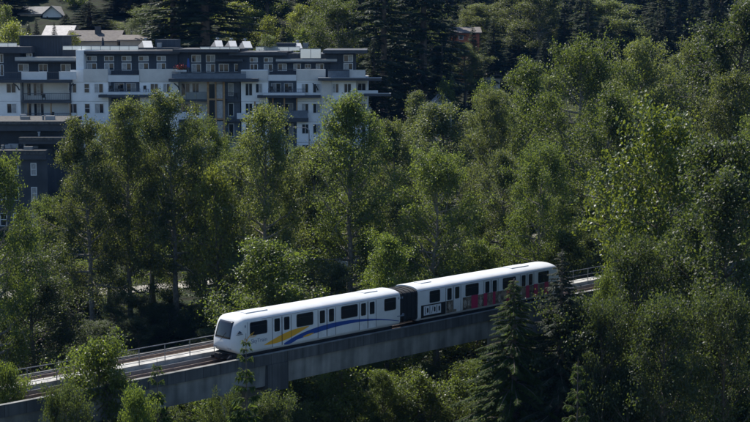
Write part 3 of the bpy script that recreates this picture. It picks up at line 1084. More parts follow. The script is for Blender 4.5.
# sloped roof lights: dark cheeks, bright metal slope towards the sun
for (a, b, py0, py1) in ((140, 154, 41, 48.6), (213, 224, 40.6, 48), (227, 238, 41, 48), (241, 253, 41.4, 48.6), (294, 303, 43.2, 49.6)):
    y0, y1 = YP + 0.4, YP + 3.2
    x0, x1, z0, z1 = bx(a, y0), bx(b, y0), bz(py1, y0), bz(py0, y0)
    w = x1 - x0
    mb = MB()          # dark wedge under the slope
    mb.add([(x0 - 0.3 * w, y0 + 0.1, z0), (x0 + 0.9 * w, y0 + 0.1, z0), (x0 + 0.9 * w, y1, z0), (x0 - 0.3 * w, y1, z0), (x0, y1 - 0.1, z1 - 0.1), (x0 + 0.62 * w, y1 - 0.1, z1 - 0.1)],
           [(3, 2, 1, 0), (0, 1, 5, 4), (1, 2, 5), (2, 3, 4, 5), (3, 0, 4)])
    k = bpart(mb, 'roof_light', M['b_navy'])
    mb = MB()
    top = [(x0, y1, z1), (x0 + 0.66 * w, y1, z1), (x1, y0 - 0.2, z0 + 0.12), (x0 + 0.34 * w, y0 - 0.2, z0 + 0.12)]
    mb.add(top + [(p[0], p[1] + 0.06, p[2] - 0.14) for p in top],
           [(0, 1, 2, 3), (7, 6, 5, 4), (0, 4, 5, 1), (1, 5, 6, 2), (2, 6, 7, 3), (3, 7, 4, 0)])
    bpart(mb, 'metal_slope', M['metal_roof'], k)
    mb = MB()
    mb.tube([(x0 + 0.4, y1 + 0.5, z0), (x0 + 0.4, y1 + 0.5, z1 + 0.25)], [0.12, 0.12], 10)
    mb.tube([(x0 + 0.4, y1 + 0.5, z1 + 0.25), (x0 + 0.4, y1 + 0.5, z1 + 0.4)], [0.28, 0.2], 10)
    bpart(mb, 'roof_vent', M['metal_roof'], k)
# machine room, ducts on the roof
for (a, b, c, d, y0, y1, m) in ((156, 176, 39.4, 49, YP + 3, YP + 9, 'b_navy'), (276, 296, 43.2, 50, YP + 2, YP + 8, 'b_navy'), (303, 308, 43, 48, YP + 4, YP + 6, 'galv'), (157.5, 161.5, 43, 49.5, YP + 1.4, YP + 2.6, 'metal_roof'), (240, 243, 43.5, 48, YP + 4, YP + 5, 'galv')):
    slab(a, b, c, d, y0, y1, M[m], 'roof_plant_room' if b - a > 10 else 'roof_duct')
slab(137, 178, 47.6, 49.2, YP - 0.2, YP + 6, M['b_slab'], 'roof_slab')

# things on the terraces
def small_thing(name, label, cat, px, py, Y, parts, group=None):
    x, y, z = at(px, py, Y)
    r = tag(empty(name, (x, Y, z)), label, cat, group)
    for nm, mb, m in parts:
        mb.build(nm, m, r)
    return r


def cone_mb(r0, r1, z0, z1, n=10):
    return MB().tube([(0, 0, z0), (0, 0, z1)], [r0, r1], n)


small_thing('closed_parasol', 'dark closed parasol standing on the long roof terrace', 'parasol', 103, 50, YP + 0.6,
            [('pole', cone_mb(0.03, 0.03, 0, 1.9), M['galv']), ('canopy', MB().tube([(0, 0, 0.55), (0, 0, 1.0), (0, 0, 1.75), (0, 0, 1.95)], [0.22, 0.2, 0.1, 0.02], 8), M['cloth_dark']), ('base', cone_mb(0.3, 0.28, 0, 0.08), M['galv'])])
small_thing('blue_parasol', 'blue closed parasol beside the red flowers on the penthouse terrace', 'parasol', 188.5, 72.3, YW + 0.4,
            [('pole', cone_mb(0.03, 0.03, 0, 2.0), M['galv']), ('canopy', MB().tube([(0, 0, 0.7), (0, 0, 1.2), (0, 0, 1.9), (0, 0, 2.05)], [0.26, 0.22, 0.12, 0.02], 8), M['blue'])])


def blob_quads(n, sx, sy, sz, size, seed):
    r = np.random.default_rng(seed)
    c = r.normal(size=(n, 3)) * np.array([sx, sy, sz])
    return leaf_quads(c, size, r)


def leaf_quads(c, size, r, up=0.35, aspect=0.62, droop=None):
    n = len(c)
    nr = r.normal(size=(n, 3))
    nr[:, 2] = np.abs(nr[:, 2]) + up
    nr /= np.linalg.norm(nr, axis=1, keepdims=True)
    a = r.normal(size=(n, 3))
    if droop is not None:
        a = a * 0.5 + droop
    a -= nr * np.sum(a * nr, 1, keepdims=True)
    a /= np.linalg.norm(a, axis=1, keepdims=True) + 1e-9
    b = np.cross(nr, a)
    s = size * r.uniform(0.65, 1.3, size=(n, 1))
    q = np.stack([c - a * s * 0.5, c + b * s * aspect * 0.5 - a * s * 0.06, c + a * s * 0.5, c - b * s * aspect * 0.5 - a * s * 0.06], 1)
    return q


def planter(label, px, py, Y, m, w, h, seed):
    x, y, z = at(px, py, Y)
    r = tag(empty('flower_planter', (x, Y, z)), label, 'planter')
    MB().box(-w, w, -0.2, 0.2, 0, 0.35).build('box', M['b_guard'], r)
    me = np_mesh('blossom', blob_quads(260, w * 0.55, 0.15, h * 0.3, 0.16, seed) + np.array([0, 0, 0.35 + h * 0.4]), 4, m)
    o = bpy.data.objects.new('blossom', me)
    COL.objects.link(o)
    o.parent = r
    me = np_mesh('foliage', blob_quads(200, w * 0.6, 0.18, h * 0.25, 0.18, seed + 1) + np.array([0, 0, 0.3 + h * 0.2]), 4, M['leaf_mid'])
    o = bpy.data.objects.new('foliage', me)
    COL.objects.link(o)
    o.parent = r


planter('red flowers in a planter at the penthouse terrace corner', 181, 72.3, YW - 0.6, M['red_flower'], 0.8, 0.8, 3)
planter('low green planter beside the glass box terrace', 306, 58.3, YP + 0.4, M['leaf_yellow'], 0.9, 0.5, 8)


def chair(label, px, py, Y, rz):
    x, y, z = at(px, py, Y)
    r = tag(empty('patio_chair', (x, Y, z), rz), label, 'chair', 'dark patio chairs on the balconies')
    MB().box(-0.26, 0.26, -0.26, 0.26, 0.4, 0.46).build('seat', M['wicker'], r)
    MB().box(-0.26, 0.26, 0.2, 0.26, 0.46, 0.95).build('backrest', M['wicker'], r)
    for a in (-0.23, 0.23):
        for b in (-0.23, 0.23):
            MB().box(a - 0.025, a + 0.025, b - 0.025, b + 0.025, 0, 0.4).build('leg', M['wicker'], r)


for (px, py, Y, rz, lab) in ((112, 92.1, YW + 0.6, 0.6, 'dark patio chair on the recessed balcony under the long white guard'), (272, 93, YW + 0.5, 0.5, 'dark patio chair on the balcony under the wide eave'),
                             (289, 93, YW + 0.4, -0.6, 'second dark patio chair on the balcony under the wide eave'), (236, 99.7, YW + 0.7, 0.2, 'dark patio chair on the balcony beside the timber bay'), (44, 100.5, YW + 0.8, 0.4, 'dark patio chair on the deep balcony below the stair tower'), (52, 118.5, YW + 0.8, -0.5, 'dark patio chair on the timber posted balcony'), (118, 92.1, YW + 0.9, -0.7, 'second dark patio chair under the long white guard'), (360, 93.7, YW + 0.6, 0.3, 'dark patio chair on the end balcony past the greige pilaster'), (146, 92.1, YW - 0.6, 0.9, 'dark patio chair at the outer end of the white balcony edge')):
    chair(lab, px, py, Y, rz)

# ------------------------------------------------------------------ dark flat roofed block in front of the apartments
YD = 196.0
D0 = np.array([bx(10, YD), YD, 0.0])
dk = tag(empty('flat_roofed_block', tuple(D0)), 'charcoal flat roofed block with white windows in front of the apartments', 'building')


def dpart(px0, px1, py0, py1, Yf, Yb, m, name, parent=None):
    mb = MB()
    mb.box(bx(px0, Yf), bx(px1, Yf), Yf, Yb, bz(py1, Yf), bz(py0, Yf))
    return bpart(mb, name, m, parent, D0, dk)


dpart(-70, 45, 157.5, 245, YD, YD + 16, M['d_wall'], 'wall')
dpart(-70, 60, 128, 158, YD + 6, YD + 16, M['d_wall'], 'wall')
dpart(-70, 62, 121.4, 124.4, YD + 3.6, YD + 16.5, M['d_roof'], 'roof')
dpart(-70, 62.3, 124.42, 131, YD + 4.0, YD + 16.2, M['b_slab'], 'fascia')
dpart(17, 64, 137.4, 140.4, YD + 1.6, YD + 7, M['d_roof'], 'roof')
dpart(17.4, 64.3, 140.42, 144.0, YD + 1.8, YD + 6.9, M['b_slab'], 'fascia')
dpart(20, 60, 144, 158, YD + 4.0, YD + 6, M['d_wall'], 'wall')
dpart(-70, 43.5, 150.5, 154.5, YD - 0.7, YD + 6, M['d_roof'], 'roof')
dpart(-70, 44, 154.52, 159.5, YD - 0.6, YD + 5.9, M['b_slab'], 'fascia')
for (r0, r1) in ((163, 175.5), (187, 200.5), (213, 226)):
    for (a, b) in ((-22, -14), (-4, 3), (9.2, 15.8), (28.2, 34.2)):
        win(a, b, r0, r1, YD, 1, 2, None, 'window', D0, dk)
rr = random.Random(5)
for i in range(11):
    px, Y, top = rr.choice([(rr.uniform(-5, 40), YD + rr.uniform(0.5, 4), 151), (rr.uniform(34, 44), YD + rr.uniform(3, 5), 138), (rr.uniform(15, 50), YD + rr.uniform(6, 10), 122)])
    zt = {151: bz(150.5, YD - 0.7), 138: bz(137.4, YD + 1.6), 122: bz(121.4, YD + 3.6)}[top]
    x = bx(px, Y)
    if i % 3 == 0:
        mb = MB().tube([(x, Y, zt - 0.02), (x, Y, zt + 0.5)], [0.14, 0.14], 8).tube([(x, Y, zt + 0.5), (x, Y, zt + 0.62)], [0.22, 0.2], 8)
    else:
        w, h = rr.uniform(0.3, 0.8), rr.uniform(0.3, 0.6)
        mb = MB().box(x - w, x + w, Y - w * 0.6, Y + w * 0.6, zt - 0.02, zt + h)
    bpart(mb, 'roof_vent' if i % 3 == 0 else 'roof_unit', M['galv'] if i % 2 else M['metal_roof'], None, D0, dk)


# ------------------------------------------------------------------ houses on the hill
def house(label, px0, px1, eave_py, ridge_py, base_py, Y, depth, wall, roof, gable=False, windows=(), chimney=None, ov=0.5):
    x0, x1 = bx(px0, Y), bx(px1, Y)
    xc = (x0 + x1) / 2
    ze, zr = bz(eave_py, Y), bz(ridge_py, Y)
    zb = min(bz(base_py, Y), float(ground_z(xc, Y)) - 1)
    r = tag(empty('hillside_house', (xc, Y, zb)), label, 'house')
    hw = (x1 - x0) / 2
    h, hr = ze - zb, zr - zb
    MB().box(-hw, hw, 0, depth, 0, h).build('wall', wall, r)
    if gable:           # ridge runs away from the street, gable faces us
        MB().prism([(-hw, h), (hw, h), (0, hr)], 'y', 0.02, depth).build('gable', wall, r)
        t = 0.18
        k = (hr - h) / hw
        rf = MB()
        for s in (-1, 1):
            p = [(s * (hw + ov), h - k * ov + 0.03), (0, hr + 0.03), (0, hr + 0.03 + t), (s * (hw + ov), h - k * ov + 0.03 + t)]
            rf.prism(p, 'y', -ov, depth + ov)
        rf.build('roof', roof, r)
    else:               # ridge across, slope towards us
        t = 0.18
        rf = MB()
        k = (hr - h) / (depth / 2)
        for (ya, yb) in ((-ov, depth / 2), (depth + ov, depth / 2)):
            p = [(ya, h - k * ov + 0.03), (yb, hr + 0.03), (yb, hr + 0.03 + t), (ya, h - k * ov + 0.03 + t)]
            rf.prism(p, 'x', -hw - ov, hw + ov)
        rf.build('roof', roof, r)
        MB().prism([(0, h), (depth, h), (depth / 2, hr)], 'x', -hw, hw).build('gable', wall, r)
    for (a, b, c, d) in windows:
        xa, xb, za, zc = bx(a, Y) - xc, bx(b, Y) - xc, bz(d, Y) - zb, bz(c, Y) - zb
        mb = MB()
        for q in ((xa, xb, zc - 0.1, zc), (xa, xb, za, za + 0.1), (xa, xa + 0.1, za + 0.1, zc - 0.1), (xb - 0.1, xb, za + 0.1, zc - 0.1)):
            mb.box(q[0], q[1], -0.06, 0.03, q[2], q[3])
        w_ = mb.build('window', M['b_frame'], r)
        MB().box(xa + 0.05, xb - 0.05, -0.02, 0.02, za + 0.05, zc - 0.05).build('pane', M['b_glass'], w_)
    if chimney:
        c = bx(chimney, Y) - xc
        MB().box(c - 0.5, c + 0.5, depth * 0.3, depth * 0.3 + 0.8, h, hr + 0.9).build('chimney', M['b_slab'], r)
    return r


house('white gabled house high on the hill above the stair tower', 44.5, 63, 14.6, 6.8, 28, 298, 10, M['house_white'], M['shingle'], True, [(47.5, 50.5, 16, 21.5)])
house('grey roofed wing house beside the white gable on the hill', 22, 44, 14.2, 7.2, 26, 299, 10, M['house_tan'], M['shingle'], False, [(30, 34, 16, 20)])
house('low house with pale sunlit roof just above the stair tower', 45, 70, 37, 26.5, 44, 272, 9, M['house_tan'], M['shingle_pale'], False)
house('long brown roofed house with dark chimney behind the roof terrace', 68, 118, 41, 31.5, 48, 266, 9, M['house_tan'], M['shingle_brown'], False, [], 96)
house('small flat brown house next to the street lamp on the hill', 121, 146, 40.5, 36.2, 48, 262, 8, M['house_tan'], M['shingle_brown'], False)
house('pale tan house under dark trees at the top of the hill', 86, 101, 5, -3, 24, 322, 10, M['house_tan'], M['shingle'], False, [(89, 92, 8, 12), (95, 98, 8, 12)])
house('white shed with bright metal roof among the treetops', 433, 452, 104, 95, 116, 236, 7, M['house_white'], M['metal_roof'], True)
house('orange clad house showing between dark conifers', 452, 479, 33, 28, 60, 300, 9, M['rust'], M['shingle_brown'], False, [(458.5, 463, 35, 39.5)])
house('low house with flat pale roof below the dark conifer', 486, 500, 79, 72.5, 92, 290, 8, M['house_white'], M['shingle_pale'], False)


# ------------------------------------------------------------------ poles and lamps
def pole(label, px, top_py, Y, arms=True):
    x, y, zt = at(px, top_py, Y)
    zb = float(ground_z(x, Y)) - 0.3
    r = tag(empty('utility_pole', (x, Y, zb)), label, 'utility pole')
    h = zt - zb
    MB().tube([(0, 0, 0), (0, 0, h)], [0.16, 0.11], 8).build('shaft', M['pole_wood'], r)
    MB().box(-1.1, 1.1, -0.08, 0.08, h - 0.9, h - 0.72).build('crossarm', M['pole_wood'], r)
    MB().tube([(0.35, 0, h - 2.6), (0.35, 0, h - 1.6)], [0.25, 0.25], 10).build('transformer', M['galv'], r)
    for a in (-1.0, -0.4, 0.9):
        MB().tube([(a, 0, h - 0.72), (a, 0, h - 0.5)], [0.05, 0.07], 6).build('insulator', M['metal_roof'], r)
    return (x, Y, zb + h - 0.5)


pt = pole('timber utility pole with crossarm among trees below the orange house', 466, 66, 285)
wr = MB()
for k, a in enumerate((-1.0, -0.4, 0.9)):
    for (tx, ty, tz) in ((bx(395, 300), 300, bz(72, 300)), (bx(520, 300), 300, bz(66, 300))):
        p0 = np.array([pt[0] + a, pt[1], pt[2]])
        p1 = np.array([tx, ty + k, tz])
        pts = [p0 + (p1 - p0) * t + np.array([0, 0, -1.6 * 4 * t * (1 - t)]) for t in np.linspace(0, 1, 13)]
        wr.tube(pts, [0.022] * 13, 4)
tag(wr.build('overhead_wire', M['wire']), 'thin overhead wires strung from the timber utility pole', 'wire')


def street_lamp(label, px, top_py, Y, arm):
    x, y, zt = at(px, top_py, Y)
    zb = float(ground_z(x, Y)) - 0.3
    r = tag(empty('street_lamp', (x, Y, zb)), label, 'street lamp')
    h = zt - zb
    MB().tube([(0, 0, 0), (0, 0, h - 0.3), (arm * 0.4, 0, h), (arm * 1.6, 0, h + 0.1)], [0.12, 0.07, 0.06, 0.05], 8).build('post', M['galv'], r)
    MB().box(arm * 1.5, arm * 2.2, -0.16, 0.16, h + 0.02, h + 0.16).build('lamp_head', M['galv'], r, bevel=0.03)


street_lamp('grey street lamp on the hill behind the brown roofed house', 131, 27, 275, 1)
street_lamp('grey street lamp in front of the white wall with the timber posts', 309, 128, 206, -1)
# E-PART-3

# ------------------------------------------------------------------ trees
def tube_np(mb, pts, rads, n=5):
    mb.tube(pts, rads, n, cap=False)


def broadleaf(H, cb, R, limbs, subs, per, leaf, seed, m, bark, rise=0.75, prof='ovate', clump=0.55, lean=0.0):
    """trunk with limbs and side branches; leaf clumps sit along the outer branches. Returns (trunk mesh, crown mesh)"""
    r = np.random.default_rng(seed)
    mb = MB()
    tp = []
    wob = r.normal(size=(9, 2)) * 0.14 * H / 20
    for i in range(9):
        t = i / 8
        tp.append((wob[i, 0] * t * 2 + lean * t * t * H * 0.1, wob[i, 1] * t * 2, H * 0.97 * t))
    tr = [max(0.03, 0.021 * H * (1 - 0.93 * (i / 8) ** 0.9)) for i in range(9)]
    tr[0] *= 1.35
    mb.tube(tp, tr, 8)
    tpa = np.array(tp)

    def trunk_at(t):
        return np.array([np.interp(t, np.linspace(0, 1, 9), tpa[:, k]) for k in range(3)])
    cents, csz, axs = [], [], []
    az = r.uniform(0, 6.28)
    for i in range(limbs):
        q = i / (limbs - 1)
        t = cb + (0.98 - cb) * q ** 0.95
        az += 2.4 + r.normal() * 0.35
        if prof == 'ovate':
            w = np.interp(q, [0, 0.15, 0.4, 0.65, 0.85, 1], [0.72, 0.92, 1.0, 0.9, 0.62, 0.26])
        elif prof == 'round':
            w = np.interp(q, [0, 0.15, 0.45, 0.7, 0.88, 1], [0.8, 1.0, 1.05, 0.98, 0.72, 0.34])
        else:
            w = (1 - q) ** 0.65 * 0.85 + 0.16
        L = R * w * r.uniform(0.68, 1.22)
        el = math.radians(2 + 48 * q ** 1.5 + r.normal() * 11) * rise / 0.75
        p = trunk_at(t * 0.97 if t < 1 else 0.97)
        d = np.array([math.cos(az) * math.cos(el), math.sin(az) * math.cos(el), math.sin(el)])
        pts = [p]
        n_s = 5
        for s in range(n_s):
            d = d + np.array([0, 0, 0.05]) + r.normal(size=3) * 0.1
            d /= np.linalg.norm(d)
            pts.append(pts[-1] + d * L / n_s)
        r0 = max(0.025, 0.007 * H * (1 - 0.65 * q))
        mb.tube(pts, [r0 * (1 - 0.82 * k / n_s) for k in range(n_s + 1)], 5, cap=False)
        pa = np.array(pts)
        for k in range(max(2, int(round(subs * (0.25 + 1.0 * w))))):
            s = r.uniform(0.28, 1.0) if k else 1.0
            b = np.array([np.interp(s * n_s, np.arange(n_s + 1), pa[:, c]) for c in range(3)])
            dd = d + r.normal(size=3) * 0.62
            dd[2] += 0.12
            dd /= np.linalg.norm(dd)
            sl = L * r.uniform(0.2, 0.42) * (1.1 - 0.4 * s) + 0.25
            e = b + dd * sl
            mb.tube([b, (b + e) / 2 + r.normal(size=3) * 0.05, e], [r0 * 0.42, r0 * 0.3, r0 * 0.12], 4, cap=False)
            cents.append(b + dd * sl * 0.7)
            csz.append(r.uniform(0.6, 1.3))
            axs.append(dd * sl * 0.45)
    cents = np.array(cents)
    csz = np.array(csz)
    cnt = np.maximum(2, (per * csz ** 2 * r.uniform(0.35, 1.5, len(csz)))).astype(int)
    idx = np.repeat(np.arange(len(cents)), cnt)
    off = r.normal(size=(len(idx), 3)) * np.array([1, 1, 0.55]) * (clump * csz[idx])[:, None]
    off[:, 2] -= 0.35 * np.hypot(off[:, 0], off[:, 1])
    c = cents[idx] + off + np.array(axs)[idx] * r.uniform(-1, 1, (len(idx), 1))
    q = leaf_quads(c, leaf, r, up=0.45, aspect=0.66, droop=np.array([0, 0, -0.35]))
    tm = bpy.data.meshes.new('trunk')
    tm.from_pydata(mb.v, [], mb.f)
    tm.materials.append(bark)
    tm.polygons.foreach_set('use_smooth', [True] * len(tm.polygons))
    cm = np_mesh('crown', q, 4, m)
    return tm, cm


def conifer(H, R, whorls, seed, m, bark, droop=0.25, base=0.06, spray=0.55, dens=1.0, power=0.85, gap=0.25, width=0.3, limp=0.3):
    """straight stem with whorls of drooping boughs, each bough carrying many small sprays"""
    r = np.random.default_rng(seed)
    mb = MB()
    mb.tube([(0, 0, H * t) for t in (0, 0.3, 0.6, 0.85, 1.0)], [0.016 * H, 0.012 * H, 0.008 * H, 0.0035 * H, 0.001 * H], 7)
    qs = []
    for w in range(whorls):
        q = (w + r.uniform(-0.3, 0.3)) / whorls
        t = base + (1 - base) * max(0, q)
        if t > 0.995:
            continue
        L0 = R * ((1 - t) ** power * (1 - 0.25 * max(0, (0.2 - q) / 0.2)) + 0.025)
        nb = int(r.integers(4, 7))
        a0 = r.uniform(0, 6.28)
        for b in range(nb):
            if r.uniform() < gap * (0.5 if q > 0.8 else 1):
                continue
            a = a0 + 6.283 * b / nb + r.normal() * 0.25
            L = L0 * r.uniform(0.6, 1.18)
            el0 = 0.35 * q * 1.6 - 0.12 + r.normal() * 0.08
            n = 7
            s = np.linspace(0, 1, n)
            rad = L * s * math.cos(el0)
            zz = H * t + L * s * math.sin(el0) - droop * L * s ** 2 + 0.07 * L * s ** 4
            P = np.stack([np.cos(a) * rad, np.sin(a) * rad, zz], 1)
            mb.tube([tuple(p) for p in P[::2]], [0.012 * L + 0.012, 0.008 * L + 0.01, 0.005 * L + 0.006, 0.004], 4, cap=False)
            k = max(6, int(dens * 26 * L / spray * 0.34))
            u = r.uniform(0.12, 1.0, k) ** 0.8
            base_p = np.stack([np.interp(u, s, P[:, c]) for c in range(3)], 1)
            side = r.choice([-1, 1], k)
            da = a + side * r.uniform(0.35, 1.25, k)
            ln = spray * r.uniform(0.5, 1.15, k) * (0.55 + 0.6 * np.sin(np.pi * np.clip(u, 0, 0.97))) * (0.45 + 0.55 * min(1, L / (R * 0.5)))
            dirv = np.stack([np.cos(da), np.sin(da), -limp + r.normal(size=k) * 0.25], 1)
            dirv /= np.linalg.norm(dirv, axis=1, keepdims=True)
            nrm = np.stack([r.normal(size=k) * 0.45, r.normal(size=k) * 0.45, np.ones(k)], 1)
            sd = np.cross(nrm, dirv)
            sd /= np.linalg.norm(sd, axis=1, keepdims=True) + 1e-9
            wd = (ln * width * 0.5)[:, None]
            e = base_p + dirv * ln[:, None]
            mid = base_p + dirv * ln[:, None] * 0.45
            qs.append(np.stack([base_p, mid + sd * wd, e + np.array([0, 0, -0.06]) * ln[:, None], mid - sd * wd], 1))
    # leader tuft
    tm = bpy.data.meshes.new('trunk')
    tm.from_pydata(mb.v, [], mb.f)
    tm.materials.append(bark)
    cm = np_mesh('crown', np.concatenate(qs), 4, m)
    return tm, cm


def shrub(H, R, stems, per, leaf, seed, m):
    r = np.random.default_rng(seed)
    mb = MB()
    cents = []
    for i in range(stems):
        a = r.uniform(0, 6.28)
        sp = r.uniform(0.2, 1.0) ** 0.6
        top = np.array([math.cos(a) * R * sp, math.sin(a) * R * sp, H * (1 - 0.45 * sp ** 2) * r.uniform(0.7, 1.05)])
        mid = top * np.array([0.4, 0.4, 0.6]) + r.normal(size=3) * 0.1
        mb.tube([(0.1 * math.cos(a), 0.1 * math.sin(a), 0), mid, top], [0.05, 0.03, 0.01], 4, cap=False)
        for f in (0.45, 0.65, 0.82, 1.0):
            cents.append(mid * 2 * (f if f < 0.5 else 0) + (mid + (top - mid) * (f - 0.4) / 0.6 if f >= 0.5 else 0))
    cents = np.array([c for c in cents])
    cnt = np.maximum(2, per * r.uniform(0.4, 1.5, len(cents))).astype(int)
    idx = np.repeat(np.arange(len(cents)), cnt)
    c = cents[idx] + r.normal(size=(len(idx), 3)) * np.array([1, 1, 0.75]) * H * 0.11
    c[:, 2] = np.maximum(c[:, 2], 0.05)
    tm = bpy.data.meshes.new('stem')
    tm.from_pydata(mb.v, [], mb.f)
    tm.materials.append(M['bark'])
    return tm, np_mesh('foliage', leaf_quads(c, leaf, r, 0.45, 0.66, np.array([0, 0, -0.3])), 4, m)


# kind: (trunk mesh, crown mesh, height, radius, object name, names of parts)
K = {}


def reg(kind, meshes, name, parts=('trunk', 'crown')):
    tmesh, cmesh = meshes
    co = np.empty(len(cmesh.vertices) * 3, np.float32)
    cmesh.vertices.foreach_get('co', co)
    co = co.reshape(-1, 3)
    h = float(np.percentile(co[:, 2], 99.8))
    rad = float(np.percentile(np.hypot(co[:, 0], co[:, 1]), 86))
    K[kind] = (tmesh, cmesh, h, rad, name, parts)


reg('alder_a', broadleaf(24, 0.2, 6.2, 62, 5, 170, 0.235, 1, M['leaf_grey'], M['bark_pale']), 'alder_tree')
reg('alder_b', broadleaf(24, 0.24, 6.0, 58, 5, 170, 0.235, 2, M['leaf_grey'], M['bark_pale'], lean=0.4), 'alder_tree')
reg('alder_c', broadleaf(24, 0.15, 6.4, 64, 5, 180, 0.235, 3, M['leaf_mid'], M['bark_pale'], prof='round'), 'alder_tree')
reg('poplar_a', broadleaf(26, 0.12, 3.8, 60, 5, 150, 0.23, 4, M['leaf_grey'], M['bark_pale'], rise=0.95, prof='cone'), 'poplar_tree')
reg('poplar_b', broadleaf(26, 0.15, 5.2, 64, 5, 165, 0.235, 5, M['leaf_mid'], M['bark_pale'], rise=0.9, prof='ovate'), 'poplar_tree')
reg('maple', broadleaf(20, 0.14, 5.8, 60, 5, 120, 0.28, 6, M['leaf_maple'], M['bark'], prof='round', clump=0.5), 'maple_tree')
reg('cottonwood', broadleaf(22, 0.08, 5.6, 74, 6, 170, 0.215, 7, M['leaf_deep'], M['bark'], prof='ovate', clump=0.5), 'cottonwood_tree')
reg('young_a', broadleaf(9, 0.06, 2.6, 40, 6, 24, 0.25, 8, M['leaf_bright'], M['bark'], rise=0.9, prof='ovate', clump=0.32), 'young_tree')
reg('young_b', broadleaf(9, 0.05, 2.9, 40, 6, 22, 0.26, 9, M['leaf_mid'], M['bark'], rise=0.85, prof='round', clump=0.34), 'young_tree')
reg('thick_a', broadleaf(17, 0.05, 4.6, 62, 5, 140, 0.2, 14, M['leaf_bright'], M['bark'], clump=0.42), 'broadleaf_tree')
reg('thick_b', broadleaf(17, 0.05, 4.8, 62, 5, 150, 0.2, 15, M['leaf_deep'], M['bark'], prof='round', clump=0.42), 'broadleaf_tree')
reg('thick_c', broadleaf(17, 0.05, 4.7, 62, 5, 145, 0.2, 16, M['leaf_mid'], M['bark'], prof='round', clump=0.42), 'broadleaf_tree')
reg('golden', broadleaf(14, 0.1, 4.2, 44, 7, 34, 0.3, 10, M['leaf_yellow'], M['bark'], prof='ovate'), 'broadleaf_tree')
reg('fir_a', conifer(30, 4.6, 80, 21, M['needle_dark'], M['bark'], spray=0.7, dens=1.9, gap=0.16, limp=0.5, width=0.28), 'fir_tree')
reg('fir_b', conifer(30, 3.6, 84, 22, M['needle_dark'], M['bark'], spray=0.65, dens=1.9, power=0.75, gap=0.16, limp=0.5, width=0.28), 'fir_tree')
reg('pine', conifer(32, 5.2, 66, 23, M['needle_dark'], M['bark'], base=0.26, spray=0.8, dens=1.7, power=0.55, gap=0.32, limp=0.6, width=0.3), 'tall_conifer')
reg('cedar', conifer(18, 3.8, 110, 24, M['needle_mid'], M['bark'], droop=0.6, spray=0.3, dens=4.2, gap=0.06, width=0.2, limp=1.1), 'cedar_tree')
reg('spruce', conifer(20, 3.6, 92, 25, M['needle_dark'], M['bark'], droop=0.4, spray=0.32, dens=4.0, gap=0.08, width=0.22, limp=0.8), 'spruce_tree')
reg('sapling', conifer(14, 2.3, 30, 26, M['needle_mid'], M['bark'], droop=0.2, spray=0.5, dens=3.2, gap=0.12, width=0.22, limp=0.55, power=0.6), 'hemlock_sapling')
reg('shrub_a', shrub(3.2, 2.2, 26, 26, 0.24, 31, M['leaf_mid']), 'shrub', ('stem', 'foliage'))
reg('shrub_b', shrub(3.6, 2.4, 26, 26, 0.26, 32, M['leaf_bright']), 'shrub', ('stem', 'foliage'))
reg('shrub_c', shrub(2.8, 2.5, 26, 28, 0.22, 33, M['leaf_grey']), 'shrub', ('stem', 'foliage'))
TR = random.Random(3)


def plant(kind, x, y, z, sxy, sz, label, group=None, rz=None, cat=None):
    tmesh, cmesh, h, rad, name, parts = K[kind]
    r = empty(name, (x, y, z), TR.uniform(0, 6.28) if rz is None else rz)
    cat = cat or ('shrub' if name == 'shrub' else 'tree')
    tag(r, label, cat, group)
    for me, nm in ((tmesh, parts[0]), (cmesh, parts[1])):
        o = bpy.data.objects.new(nm, me)
        COL.objects.link(o)
        o.parent = r
        o.scale = (sxy, sxy, sz)
    return r


def tree(kind, px, top, Y, wpx, label, group=None, zoff=-0.2):
    x, y, zt = at(px, top, Y)
    zb = float(ground_z(x, Y)) + zoff
    _, _, h, rad, _, _ = K[kind]
    sz = max(0.12, (zt - zb) / h)
    sxy = (wpx / 2 / F * Y) / rad
    return plant(kind, x, Y, zb, sxy, sz, label, group)


